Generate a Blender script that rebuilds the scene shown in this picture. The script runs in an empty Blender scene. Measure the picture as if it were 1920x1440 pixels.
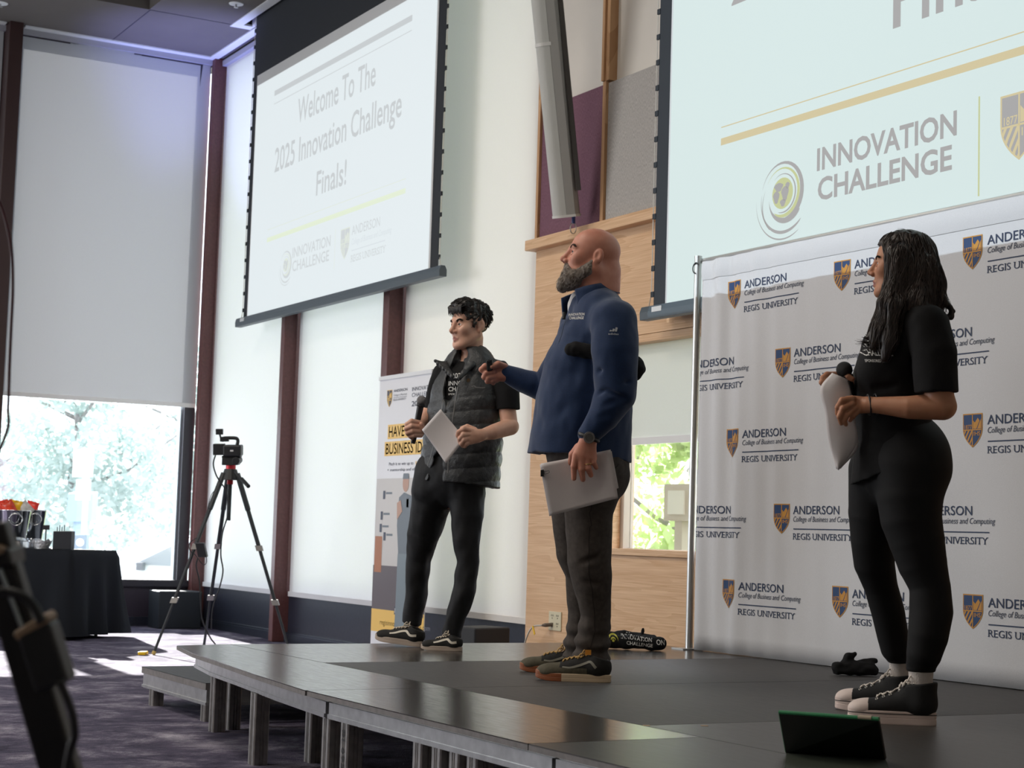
import bpy, bmesh, math, random
import numpy as np
from mathutils import Vector, Matrix, Euler
SC = bpy.context.scene
COL = SC.collection
PI = math.pi

# ---------------------------------------------------------------- camera
F_PX = 3252.9                                   # focal length in pixels of a 1920x1440 frame
EYE = np.array([0.0, 0.0, 0.99])
HS = 0.40                                       # stage height
def _basis():
    yaw, pit, rol = (math.radians(a) for a in (-60.6154, 4.993, 1.7434))
    cy, sy, cp, sp = math.cos(yaw), math.sin(yaw), math.cos(pit), math.sin(pit)
    f = np.array([sy*cp, cy*cp, sp]); r = np.array([cy, -sy, 0.0]); u = np.cross(r, f)
    return math.cos(rol)*r+math.sin(rol)*u, -math.sin(rol)*r+math.cos(rol)*u, f
CR, CU, CF = _basis()
def ray(x, y): return CF+(x-960)/F_PX*CR-(y-720)/F_PX*CU
def at(x, y, d): return EYE+ray(x, y)*d                     # photo pixel -> point at depth d (metres)
def onx(x, y, X): r = ray(x, y); return EYE+r*(X/r[0])
def ony(x, y, Y): r = ray(x, y); return EYE+r*(Y/r[1])
def onz(x, y, z): r = ray(x, y); return EYE+r*((z-EYE[2])/r[2])
def depth(p): return float((np.asarray(p)-EYE)@CF)
cam = bpy.data.cameras.new('camera'); cam.sensor_width = 36; cam.lens = F_PX/1920*36
cam.clip_end = 300
cam.dof.use_dof = True; cam.dof.focus_distance = 7.3; cam.dof.aperture_fstop = 7.0
camo = bpy.data.objects.new('camera', cam); COL.objects.link(camo)
camo.matrix_world = Matrix(((CR[0], CU[0], -CF[0], EYE[0]), (CR[1], CU[1], -CF[1], EYE[1]), (CR[2], CU[2], -CF[2], EYE[2]), (0, 0, 0, 1)))
SC.camera = camo

# ---------------------------------------------------------------- exposure, sky, sun, room lamps
vs = SC.view_settings
vs.view_transform = 'Standard'; vs.look = 'None'; vs.gamma = 1; vs.exposure = 0.0; vs.use_curve_mapping = False
SC.display_settings.display_device = 'sRGB'
W = bpy.data.worlds.new('sky'); SC.world = W; W.use_nodes = True
bgn = W.node_tree.nodes['Background']; bgn.inputs[0].default_value = (0.80, 0.90, 1.0, 1); bgn.inputs[1].default_value = 4.0
SUN_DIR = Vector((1.0, -0.06, -0.40)).normalized()
sl = bpy.data.lights.new('sun', 'SUN'); sl.energy = 34.0; sl.angle = 0.01; sl.color = (1, .97, .92)
so = bpy.data.objects.new('sun', sl); COL.objects.link(so); so.rotation_euler = SUN_DIR.to_track_quat('-Z', 'Y').to_euler()
def area(name, loc, to, sx, sy, energy, col=(1, 1, 1)):
    l = bpy.data.lights.new(name, 'AREA'); l.shape = 'RECTANGLE'; l.size = sx; l.size_y = sy; l.energy = energy; l.color = col
    o = bpy.data.objects.new(name, l); COL.objects.link(o); o.location = loc
    o.rotation_euler = (Vector(to)-Vector(loc)).to_track_quat('-Z', 'Y').to_euler(); return o
# recessed ceiling panels of the hall (all above and outside the picture)
for i, (x, y, e) in enumerate([(-4.2, 1.2, 26), (-7.4, 1.2, 90), (-11, 1.2, 95), (-4.2, -2.5, 36), (-7.4, -2.5, 90), (-11, -2.5, 95)]):
    area('ceiling_panel_lamp', (x, y, 5.95), (x, y, 0), 1.2, 1.2, e, (1, .91, .80))
# added soft fill for the room, behind and to the left of the camera
area('window_daylight', (-12.5, -5.6, 2.6), (-8.0, 4.0, 1.4), 7.0, 3.6, 560, (.90, .95, 1.0))
# added spot aimed at the ceiling corner, stands in for bluish bounced light
bl = bpy.data.lights.new('blue_wash_lamp', 'SPOT'); bl.energy = 750; bl.color = (.32, .36, 1); bl.spot_size = math.radians(42); bl.spot_blend = 1; bl.shadow_soft_size = .1
bo = bpy.data.objects.new('blue_wash_lamp', bl); COL.objects.link(bo); bo.location = (-15.55, 4.95, 2.2)
bo.rotation_euler = (Vector((-16.0, 5.4, 5.74))-Vector((-15.55, 4.95, 2.2))).to_track_quat('-Z', 'Y').to_euler()
# the ceiling projector of the right-hand screen: its beam also catches the top of the cloth backdrop
PROJ = Vector((-6.1, 0.2, 5.2))
pl = bpy.data.lights.new('projector_beam', 'SPOT'); pl.energy = 800; pl.color = (.72, .88, 1); pl.spot_size = math.radians(70); pl.spot_blend = 0; pl.shadow_soft_size = .004
po = bpy.data.objects.new('projector_beam', pl); COL.objects.link(po); po.location = PROJ
po.rotation_euler = Vector((0, 1, 0)).to_track_quat('-Z', 'Y').to_euler()
def projector_gate():                                       # a rectangular gate in front of the lamp
    pl.use_nodes = True; nt = pl.node_tree; em = nt.nodes['Emission']
    gm = nt.nodes.new('ShaderNodeNewGeometry'); sp = nt.nodes.new('ShaderNodeSeparateXYZ'); nt.links.new(gm.outputs['Incoming'], sp.inputs[0])
    def m(op, a, b):
        n = nt.nodes.new('ShaderNodeMath'); n.operation = op
        for i, v in ((0, a), (1, b)):
            if hasattr(v, 'is_output'): nt.links.new(v, n.inputs[i])
            else: n.inputs[i].default_value = v
        return n.outputs[0]
    D = 5.575-PROJ.y
    dx = m('ABSOLUTE', m('DIVIDE', sp.outputs[0], sp.outputs[1]), 0); dz = m('DIVIDE', sp.outputs[2], sp.outputs[1])
    ok = m('MULTIPLY', m('GREATER_THAN', dz, (2.333-PROJ.z)/D), m('LESS_THAN', dx, 2.3/D))
    nt.links.new(ok, em.inputs[1])
projector_gate()

# ---------------------------------------------------------------- materials
MATS = {}
def mat(name, c, rough=.6, metal=0, spec=.5, noise=0, nscale=20, bump=0, bscale=120, stretch=None, sheen=0, sss=0, c2=None, coat=0, trans=0):
    if name in MATS: return MATS[name]
    m = bpy.data.materials.new(name); m.use_nodes = True; nt = m.node_tree; b = nt.nodes['Principled BSDF']
    b.inputs['Base Color'].default_value = (*c, 1); b.inputs['Roughness'].default_value = rough; b.inputs['Metallic'].default_value = metal
    b.inputs['Specular IOR Level'].default_value = spec
    if sheen: b.inputs['Sheen Weight'].default_value = sheen; b.inputs['Sheen Roughness'].default_value = .5
    if coat: b.inputs['Coat Weight'].default_value = coat
    if sss:
        b.inputs['Subsurface Weight'].default_value = sss; b.inputs['Subsurface Radius'].default_value = (.012, .005, .003); b.inputs['Subsurface Scale'].default_value = 1
    if noise or bump:
        tc = nt.nodes.new('ShaderNodeTexCoord'); mp = nt.nodes.new('ShaderNodeMapping'); nt.links.new(tc.outputs['Object'], mp.inputs[0])
        if stretch: mp.inputs['Scale'].default_value = stretch
    if noise:
        n = nt.nodes.new('ShaderNodeTexNoise'); n.inputs['Scale'].default_value = nscale; n.inputs['Detail'].default_value = 5; nt.links.new(mp.outputs[0], n.inputs[0])
        r = nt.nodes.new('ShaderNodeValToRGB'); a = c2 or tuple(v*(1-noise) for v in c)
        r.color_ramp.elements[0].color = (*a, 1); r.color_ramp.elements[1].color = (*(tuple(min(1, v*(1+noise)) for v in c) if not c2 else c), 1)
        r.color_ramp.elements[0].position = .3; r.color_ramp.elements[1].position = .7
        nt.links.new(n.outputs[0], r.inputs[0]); nt.links.new(r.outputs[0], b.inputs['Base Color'])
    if bump:
        n2 = nt.nodes.new('ShaderNodeTexNoise'); n2.inputs['Scale'].default_value = bscale; n2.inputs['Detail'].default_value = 3; nt.links.new(mp.outputs[0], n2.inputs[0])
        bp = nt.nodes.new('ShaderNodeBump'); bp.inputs['Strength'].default_value = bump; bp.inputs['Distance'].default_value = .01
        nt.links.new(n2.outputs[0], bp.inputs['Height']); nt.links.new(bp.outputs[0], b.inputs['Normal'])
    MATS[name] = m; return m
def emit(name, c, s):
    if name in MATS: return MATS[name]
    m = bpy.data.materials.new(name); m.use_nodes = True; nt = m.node_tree; nt.nodes.clear()
    e = nt.nodes.new('ShaderNodeEmission'); e.inputs[0].default_value = (*c, 1); e.inputs[1].default_value = s
    o = nt.nodes.new('ShaderNodeOutputMaterial'); nt.links.new(e.outputs[0], o.inputs[0]); MATS[name] = m; return m
def projected(name, c, s, albedo=.35):                       # a lit slide on matt screen cloth
    m = mat(name, tuple(albedo for _ in range(3)), .9, spec=0); b = m.node_tree.nodes['Principled BSDF']
    b.inputs['Emission Color'].default_value = (*c, 1); b.inputs['Emission Strength'].default_value = s; return m
def cloth_blind(name, c, tr):
    m = bpy.data.materials.new(name); m.use_nodes = True; nt = m.node_tree; nt.nodes.clear()
    d = nt.nodes.new('ShaderNodeBsdfDiffuse'); t = nt.nodes.new('ShaderNodeBsdfTranslucent'); mx = nt.nodes.new('ShaderNodeMixShader'); o = nt.nodes.new('ShaderNodeOutputMaterial')
    tc = nt.nodes.new('ShaderNodeTexCoord'); n = nt.nodes.new('ShaderNodeTexNoise'); n.inputs['Scale'].default_value = 160; nt.links.new(tc.outputs['Object'], n.inputs[0])
    r = nt.nodes.new('ShaderNodeValToRGB'); r.color_ramp.elements[0].color = (*(v*.93 for v in c), 1); r.color_ramp.elements[1].color = (*c, 1); nt.links.new(n.outputs[0], r.inputs[0])
    nt.links.new(r.outputs[0], d.inputs[0]); nt.links.new(r.outputs[0], t.inputs[0]); mx.inputs[0].default_value = tr
    nt.links.new(d.outputs[0], mx.inputs[1]); nt.links.new(t.outputs[0], mx.inputs[2]); nt.links.new(mx.outputs[0], o.inputs[0]); MATS[name] = m; return m
def leaf(name, c, tr=.5):
    if name in MATS: return MATS[name]
    m = cloth_blind(name, c, tr); MATS[name] = m; m.node_tree.nodes['Noise Texture'].inputs['Scale'].default_value = 3; return m
def glass(name, tint=(1, 1, 1), refl=.06):
    if name in MATS: return MATS[name]
    m = bpy.data.materials.new(name); m.use_nodes = True; nt = m.node_tree; nt.nodes.clear()
    t = nt.nodes.new('ShaderNodeBsdfTransparent'); t.inputs[0].default_value = (*tint, 1); g = nt.nodes.new('ShaderNodeBsdfGlossy'); g.inputs['Roughness'].default_value = .02
    mx = nt.nodes.new('ShaderNodeMixShader'); mx.inputs[0].default_value = refl; o = nt.nodes.new('ShaderNodeOutputMaterial')
    nt.links.new(t.outputs[0], mx.inputs[1]); nt.links.new(g.outputs[0], mx.inputs[2]); nt.links.new(mx.outputs[0], o.inputs[0]); MATS[name] = m; return m
def wood(name, c1, c2, horiz=True, rough=.45):
    m = bpy.data.materials.new(name); m.use_nodes = True; nt = m.node_tree; b = nt.nodes['Principled BSDF']; L = nt.links
    tc = nt.nodes.new('ShaderNodeTexCoord'); mp = nt.nodes.new('ShaderNodeMapping'); L.new(tc.outputs['Object'], mp.inputs[0])
    mp.inputs['Scale'].default_value = (.45, 2, 6) if horiz else (6, 2, .45)
    n = nt.nodes.new('ShaderNodeTexNoise'); n.inputs['Scale'].default_value = 1.3; n.inputs['Detail'].default_value = 3; n.inputs['Distortion'].default_value = .8; L.new(mp.outputs[0], n.inputs[0])
    ma = nt.nodes.new('ShaderNodeMath'); ma.operation = 'MULTIPLY'; ma.inputs[1].default_value = 7; L.new(n.outputs[0], ma.inputs[0])
    fr = nt.nodes.new('ShaderNodeMath'); fr.operation = 'FRACT'; L.new(ma.outputs[0], fr.inputs[0])
    mp2 = nt.nodes.new('ShaderNodeMapping'); L.new(tc.outputs['Object'], mp2.inputs[0]); mp2.inputs['Scale'].default_value = (3, 6, 130) if horiz else (130, 6, 3)
    n2 = nt.nodes.new('ShaderNodeTexNoise'); n2.inputs['Scale'].default_value = 1; n2.inputs['Detail'].default_value = 2; L.new(mp2.outputs[0], n2.inputs[0])
    ad = nt.nodes.new('ShaderNodeMath'); ad.operation = 'MULTIPLY_ADD'; ad.inputs[1].default_value = .30; L.new(fr.outputs[0], ad.inputs[0]); L.new(n2.outputs[0], ad.inputs[2])
    r = nt.nodes.new('ShaderNodeValToRGB'); r.color_ramp.elements[0].position = .35; r.color_ramp.elements[1].position = 1.0
    r.color_ramp.elements[0].color = (*c1, 1); r.color_ramp.elements[1].color = (*c2, 1)
    L.new(ad.outputs[0], r.inputs[0]); L.new(r.outputs[0], b.inputs['Base Color']); b.inputs['Roughness'].default_value = rough; b.inputs['Specular IOR Level'].default_value = .3
    MATS[name] = m; return m

# ---------------------------------------------------------------- mesh helpers
class MB:
    def __init__(s): s.v = []; s.f = []; s.m = []; s.mi = 0
    def add(s, vs, fs, mi=None):
        o = len(s.v); s.v += [tuple(map(float, v)) for v in vs]; s.f += [tuple(i+o for i in f) for f in fs]; s.m += [s.mi if mi is None else mi]*len(fs); return s
    def box(s, a, b, mi=None):
        x0, y0, z0 = (min(a[i], b[i]) for i in range(3)); x1, y1, z1 = (max(a[i], b[i]) for i in range(3))
        return s.add([(x0, y0, z0), (x1, y0, z0), (x1, y1, z0), (x0, y1, z0), (x0, y0, z1), (x1, y0, z1), (x1, y1, z1), (x0, y1, z1)],
                     [(3, 2, 1, 0), (4, 5, 6, 7), (0, 1, 5, 4), (1, 2, 6, 5), (2, 3, 7, 6), (3, 0, 4, 7)], mi)
    def obox(s, c, ax, ay, az, mi=None):                    # half-axis vectors
        c, ax, ay, az = (np.asarray(v, float) for v in (c, ax, ay, az))
        P = [c+i*ax+j*ay+k*az for k in (-1, 1) for j in (-1, 1) for i in (-1, 1)]
        return s.add(P, [(0, 2, 3, 1), (4, 5, 7, 6), (0, 1, 5, 4), (1, 3, 7, 5), (3, 2, 6, 7), (2, 0, 4, 6)], mi)
    def tube(s, pts, r, n=10, cap=True, mi=None):
        pts = [np.asarray(p, float) for p in pts]; N = len(pts); rs = list(r) if hasattr(r, '__len__') else [r]*N
        t0 = pts[1]-pts[0]; ref = np.array([0, 0, 1.]) if abs(t0[2]) < .9*np.linalg.norm(t0) else np.array([1., 0, 0])
        V = []; nrm = None
        for i in range(N):
            t = pts[min(i+1, N-1)]-pts[max(i-1, 0)]; t = t/(np.linalg.norm(t)+1e-12)
            nrm = np.cross(t, ref) if nrm is None else nrm-t*(nrm@t)
            nrm = nrm/(np.linalg.norm(nrm)+1e-12); bn = np.cross(t, nrm)
            V += [pts[i]+rs[i]*(math.cos(2*PI*k/n)*nrm+math.sin(2*PI*k/n)*bn) for k in range(n)]
        Fs = [(i*n+k, i*n+(k+1) % n, (i+1)*n+(k+1) % n, (i+1)*n+k) for i in range(N-1) for k in range(n)]
        if cap: Fs += [tuple(range(n-1, -1, -1)), tuple((N-1)*n+k for k in range(n))]
        return s.add(V, Fs, mi)
    def lathe(s, c, prof, n=24, axis=(0, 0, 1), mi=None):
        a = np.asarray(axis, float); a /= np.linalg.norm(a); return s.tube([np.asarray(c, float)+a*h for h, _ in prof], [r for _, r in prof], n, True, mi)
    def prism(s, poly, fn, d0, d1, mi=None):                # 2D polygon extruded; fn(u, v, d) -> xyz
        n = len(poly); V = [fn(u, v, d0) for u, v in poly]+[fn(u, v, d1) for u, v in poly]
        return s.add(V, [tuple(range(n)), tuple(range(2*n-1, n-1, -1))]+[((i+1) % n, i, n+i, n+(i+1) % n) for i in range(n)], mi)
    def grid(s, fn, nu, nv, mi=None):
        V = [fn(i/nu, j/nv) for j in range(nv+1) for i in range(nu+1)]
        return s.add(V, [(j*(nu+1)+i, j*(nu+1)+i+1, (j+1)*(nu+1)+i+1, (j+1)*(nu+1)+i) for j in range(nv) for i in range(nu)], mi)
def origin(o):
    p = Vector((0, 0, 0))
    while o: p += o.location; o = o.parent
    return p
def obj(name, mb, mats, parent=None, smooth=False, bevel=0, solid=0, fixn=True):
    off = origin(parent)
    me = bpy.data.meshes.new(name); me.from_pydata([(v[0]-off.x, v[1]-off.y, v[2]-off.z) for v in mb.v], [], mb.f)
    for m in (mats if isinstance(mats, (list, tuple)) else [mats]): me.materials.append(m)
    me.polygons.foreach_set('material_index', mb.m)
    if fixn:
        bm = bmesh.new(); bm.from_mesh(me); bmesh.ops.recalc_face_normals(bm, faces=bm.faces); bm.to_mesh(me); bm.free()
    if smooth: me.polygons.foreach_set('use_smooth', [True]*len(me.polygons))
    me.update(); o = bpy.data.objects.new(name, me); COL.objects.link(o); o.parent = parent
    if solid: md = o.modifiers.new('s', 'SOLIDIFY'); md.thickness = solid; md.offset = 0
    if bevel: md = o.modifiers.new('b', 'BEVEL'); md.width = bevel; md.segments = 2; md.limit_method = 'ANGLE'
    if smooth == 'auto':
        for e in me.edges: pass
        md = o.modifiers.new('w', 'WEIGHTED_NORMAL')
    return o
def tag(o, label, cat, group=None, kind=None):
    o['label'] = label; o['category'] = cat
    if group: o['group'] = group
    if kind: o['kind'] = kind
    return o
def thing(name, label, cat, loc, group=None, kind=None):
    o = bpy.data.objects.new(name, None); COL.objects.link(o); o.empty_display_size = .1; o.location = tuple(float(v) for v in loc)
    return tag(o, label, cat, group, kind)
def struct(name, mb, m, label=None, cat=None, **k):
    o = obj(name, mb, m, **k); o['kind'] = 'structure'; o['label'] = label or name.replace('_', ' '); o['category'] = cat or name.split('_')[0]; return o
def copy_tree(o, parent=None):
    c = o.copy(); COL.objects.link(c); c.parent = parent
    for ch in list(o.children): copy_tree(ch, c)
    return c
def bez(p, n=16):                                           # smooth curve through points (Catmull-Rom)
    p = [np.asarray(q, float) for q in p]; P = [2*p[0]-p[1]]+p+[2*p[-1]-p[-2]]; out = []
    for i in range(1, len(P)-2):
        a, b, c, d = P[i-1:i+3]
        for k in range(n):
            t = k/n; out.append(.5*((2*b)+(c-a)*t+(2*a-5*b+4*c-d)*t*t+(3*b-a-3*c+d)*t**3))
    return out+[p[-1]]

# ---------------------------------------------------------------- lettering (flat meshes)
_T = {}
def text2d(body, bold=0.0):
    k = (body, bold)
    if k not in _T:
        cu = bpy.data.curves.new('t', 'FONT'); cu.body = body; cu.size = 1; cu.fill_mode = 'FRONT'; cu.offset = bold; cu.resolution_u = 3
        o = bpy.data.objects.new('t', cu); COL.objects.link(o); bpy.context.view_layer.update()
        me = o.to_mesh(); V = np.array([v.co[:2] for v in me.vertices]).reshape(-1, 2); Fc = [tuple(p.vertices) for p in me.polygons]
        o.to_mesh_clear(); bpy.data.objects.remove(o); bpy.data.curves.remove(cu); _T[k] = (V, Fc)
    return _T[k]
class Art:                                                  # flat artwork in (u, v) metres with material slots
    def __init__(s): s.v = []; s.f = []; s.m = []; s.l = []
    def poly(s, pts, mi, lay=0):
        o = len(s.v); s.v += [tuple(p) for p in pts]; s.l += [lay]*len(pts); s.f.append(tuple(range(o, o+len(pts)))); s.m.append(mi); return s
    def rect(s, u0, v0, u1, v1, mi, lay=0): return s.poly([(u0, v0), (u1, v0), (u1, v1), (u0, v1)], mi, lay)
    def text(s, body, u, v, w, h, mi, bold=0, shear=0, lay=1, ref='H'):   # left baseline, width, cap height
        V, Fc = text2d(body, bold)
        if len(V) == 0: return s
        x0, x1 = V[:, 0].min(), V[:, 0].max(); hh = text2d(ref, bold)[0][:, 1].max()
        sx = w/(x1-x0) if w else h/hh; sy = h/hh; o = len(s.v)
        for x, y in V: s.v.append((u+(x-x0)*sx+shear*y*sy, v+y*sy)); s.l.append(lay)
        s.f += [tuple(i+o for i in f) for f in Fc]; s.m += [mi]*len(Fc); return s
    def slab(s, body, u, v, w, h, mi, lay=1):               # slab-serif capitals: letters plus serif bars
        V, _ = text2d(body); x0, x1 = V[:, 0].min(), V[:, 0].max(); hh = text2d('H')[0][:, 1].max(); sx = w/(x1-x0)
        s.text(body, u, v, w, h, mi, 0, 0, lay)
        ser = {'R': [(.1, 0), (.95, 0), (.1, 1)], 'E': [(.1, 0), (.1, 1)], 'I': [(.5, 0), (.5, 1)], 'U': [(.08, 1), (.92, 1)], 'N': [(.08, 0), (.08, 1), (.92, 1)], 'V': [(.06, 1), (.94, 1)], 'T': [(.5, 0)], 'Y': [(.06, 1), (.94, 1), (.5, 0)]}
        for i, ch in enumerate(body):
            if ch in ser:
                pre = text2d(body[:i+1])[0][:, 0].max(); cw = text2d(ch)[0]; cw = cw[:, 0].max()-cw[:, 0].min()
                for fx, fy in ser[ch]:
                    cx = u+(pre-x0-cw*(1-fx))*sx; bw = h*.17; bh = h*.1
                    s.rect(cx-bw, v+fy*(h-bh), cx+bw, v+fy*(h-bh)+bh, mi, lay+1)
        return s
    def arc(s, cu, cv, r0, r1, a0, a1, w0, w1, mi, lay=1, sq=1.0, n=28):  # tapered swirl stroke
        out, inn = [], []
        for i in range(n+1):
            t = i/n; a = math.radians(a0+(a1-a0)*t); r = r0+(r1-r0)*t; w = (w0+(w1-w0)*t)*(math.sin(PI*min(1, max(.02, t)))**.6)/2
            out.append((cu+(r+w)*math.cos(a)*sq, cv+(r+w)*math.sin(a))); inn.append((cu+(r-w)*math.cos(a)*sq, cv+(r-w)*math.sin(a)))
        for i in range(n): s.poly([out[i], out[i+1], inn[i+1], inn[i]], mi, lay)
        return s
    def disc(s, cu, cv, r, mi, lay=1, sq=1.0, n=24): return s.poly([(cu+r*sq*math.cos(2*PI*i/n), cv+r*math.sin(2*PI*i/n)) for i in range(n)], mi, lay)
    def place(s, fn, step=.0006, strip=0):
        if strip:                                           # cut long shapes so that they follow folds
            B = Art()
            for f, m in zip(s.f, s.m):
                P = [s.v[i] for i in f]; l = s.l[f[0]]; a, b = min(p[0] for p in P), max(p[0] for p in P); k = max(1, math.ceil((b-a)/strip))
                for j in range(k):
                    Q = P
                    if k > 1:
                        for lim, sg in ((a+(b-a)*j/k, 1), (a+(b-a)*(j+1)/k, -1)):
                            out = []
                            for p, q in zip(Q, Q[1:]+Q[:1]):
                                if (p[0]-lim)*sg >= 0: out.append(p)
                                if ((p[0]-lim)*sg >= 0) != ((q[0]-lim)*sg >= 0): t = (lim-p[0])/(q[0]-p[0]); out.append((lim, p[1]+t*(q[1]-p[1])))
                            Q = out
                            if len(Q) < 3: break
                    if len(Q) > 2: B.poly(Q, m, l)
            s = B
        mb = MB(); mb.v = [tuple(map(float, fn(u, v, step*(1+l)))) for (u, v), l in zip(s.v, s.l)]; mb.f = list(s.f); mb.m = list(s.m); return mb
def shield(A, u, v, w, h, nav, gold, pale, lay=0):          # quartered shield, top-left corner at (u, v)
    def out(k):
        iw = w/2-k; c = u+w/2; top = v-k; pts = [(c-iw, top)]
        for t in np.linspace(0, 1, 10): pts.append((c-iw*(1-t**2.2), top-(h-2*k)*(.42+.58*t)))
        for t in np.linspace(1, 0, 10)[1:]: pts.append((c+iw*(1-t**2.2), top-(h-2*k)*(.42+.58*t)))
        return pts+[(c+iw, top)]
    e = w*.045
    A.poly(out(0), gold, lay); A.poly(out(e), nav, lay+1)
    c = u+w/2; mid = v-h*.48; bw = w*.022
    A.rect(c-bw, v-h*.97, c+bw, v, gold, lay+3); A.rect(u+e, mid-bw, u+w-e, mid+bw, gold, lay+3)
    A.text('1877', u+w*.1, mid+h*.03, w*.36, h*.12, gold, .008, 0, lay+3); A.text('IHS', c+w*.07, mid-h*.17, w*.33, h*.12, gold, .01, 0, lay+3)
    b = mid+h*.03; r = u+w*.94
    A.poly([(c+w*.03, b), (c+w*.2, b), (c+w*.36, v-h*.22), (c+w*.27, v-h*.13), (c+w*.12, v-h*.27), (c+w*.03, v-h*.2)], gold, lay+2)
    A.poly([(c+w*.24, b), (r, b), (r, v-h*.16), (c+w*.38, v-h*.24)], gold, lay+2)
    hw = w/2
    for i in range(6):                                      # slanted stripes, clipped to the lower left quarter
        p = []
        for t in np.linspace(0, 1, 9):
            y = mid-bw-t*h*.5; x = u-w*.28+i*w*.17+w*.42*(1-t)*.9
            tt = max(0, (v-y-h*.42)/(h*.58)); left = c-(hw-e)*(1-tt**2.2); p.append((min(max(x, left), c), min(max(x+w*.085, left), c), y))
        for a, b2 in zip(p[:-1], p[1:]):
            if a[1]-a[0] > 1e-4 or b2[1]-b2[0] > 1e-4: A.poly([(a[0], a[2]), (a[1], a[2]), (b2[1], b2[2]), (b2[0], b2[2])], gold, lay+2)
def swirl(A, c, r, dark, lime, sq=1.04):                     # open swirl around a globe
    A.disc(c[0], c[1]+r*.08, r*.42, lime, 1, sq); g = (c[0], c[1]+r*.08)
    for du, dv, a, b in ((-.16, .18, .17, .12), (-.25, -.08, .12, .17), (.10, -.02, .14, .20), (.02, -.26, .11, .10), (.20, .18, .08, .09)):
        A.poly([(g[0]+(du+a*math.cos(t)*(1+.25*math.sin(3*t)))*r*sq, g[1]+(dv+b*math.sin(t))*r) for t in np.linspace(0, 2*PI, 14)[:-1]], dark, 2)
    A.arc(g[0], g[1], r*.86, r*.72, 165, -115, r*.02, r*.24, dark, 1, sq); A.arc(g[0], g[1], r*.70, r*.60, 150, -125, r*.02, r*.17, lime, 2, sq)
    A.arc(g[0], g[1], r*.52, r*.52, 130, -110, r*.02, r*.07, dark, 3, sq); A.arc(g[0], g[1], r*.56, r*.86, 195, 325, r*.02, r*.24, dark, 3, sq)
    A.arc(c[0], c[1], r*.86, r*1.02, 170, 318, r*.02, r*.13, dark, 1, sq); A.arc(c[0], c[1], r*1.08, r*1.18, 180, 305, r*.01, r*.06, dark, 1, sq); A.arc(c[0], c[1], r*.74, r*.98, 160, 240, r*.01, r*.05, dark, 1, sq)

# ================================================================ the hall
CZ = 5.736; YA = 5.90; XB = -16.70
M_cream = mat('cream_wall_paint', (.70, .66, .60), .85, noise=.03, nscale=3, bump=.15, bscale=260)
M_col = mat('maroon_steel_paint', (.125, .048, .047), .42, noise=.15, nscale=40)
M_dark = mat('dark_spandrel_metal', (.022, .026, .042), .35, noise=.2, nscale=30)
M_frame = mat('dark_bronze_window_frame', (.030, .028, .040), .4)
M_white = mat('white_metal_trim', (.78, .80, .82), .4)
M_oak = wood('light_oak_veneer', (.60, .36, .195), (.80, .55, .345))
M_oakv = wood('light_oak_trim', (.42, .23, .11), (.66, .41, .23), False)
M_ceil = mat('taupe_ceiling_board', (.125, .112, .105), .85, noise=.06, nscale=2)
M_glass = glass('window_glass')
def carpet():
    m = mat('patterned_carpet', (.05, .045, .07), .95, spec=.1); nt = m.node_tree; b = nt.nodes['Principled BSDF']; L = nt.links
    tc = nt.nodes.new('ShaderNodeTexCoord'); mp = nt.nodes.new('ShaderNodeMapping'); L.new(tc.outputs['Object'], mp.inputs[0]); mp.inputs['Scale'].default_value = (1.0, .8, 1); mp.inputs['Rotation'].default_value = (0, 0, .35)
    n = nt.nodes.new('ShaderNodeTexNoise'); n.inputs['Scale'].default_value = 2.6; n.inputs['Detail'].default_value = 10; n.inputs['Roughness'].default_value = .78; n.inputs['Distortion'].default_value = .3; L.new(mp.outputs[0], n.inputs[0])
    r = nt.nodes.new('ShaderNodeValToRGB'); E = r.color_ramp.elements; E[0].position = .36; E[0].color = (.030, .027, .048, 1); E[1].position = .70; E[1].color = (.38, .36, .42, 1)
    e = E.new(.5); e.color = (.085, .075, .115, 1); e = E.new(.58); e.color = (.19, .175, .22, 1)
    L.new(n.outputs[0], r.inputs[0])
    n2 = nt.nodes.new('ShaderNodeTexNoise'); n2.inputs['Scale'].default_value = 190; L.new(tc.outputs['Object'], n2.inputs[0])
    mx = nt.nodes.new('ShaderNodeMixRGB'); mx.blend_type = 'OVERLAY'; mx.inputs[0].default_value = .7; L.new(r.outputs[0], mx.inputs[1]); L.new(n2.outputs[0], mx.inputs[2]); L.new(mx.outputs[0], b.inputs['Base Color'])
    bp = nt.nodes.new('ShaderNodeBump'); bp.inputs['Strength'].default_value = .5; bp.inputs['Distance'].default_value = .01; L.new(n2.outputs[0], bp.inputs['Height']); L.new(bp.outputs[0], b.inputs['Normal'])
    return m
struct('floor', MB().box((-16.95, -6, -.12), (3.2, 6.1, 0)), carpet(), 'patterned purple grey carpet floor of the hall')
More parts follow.
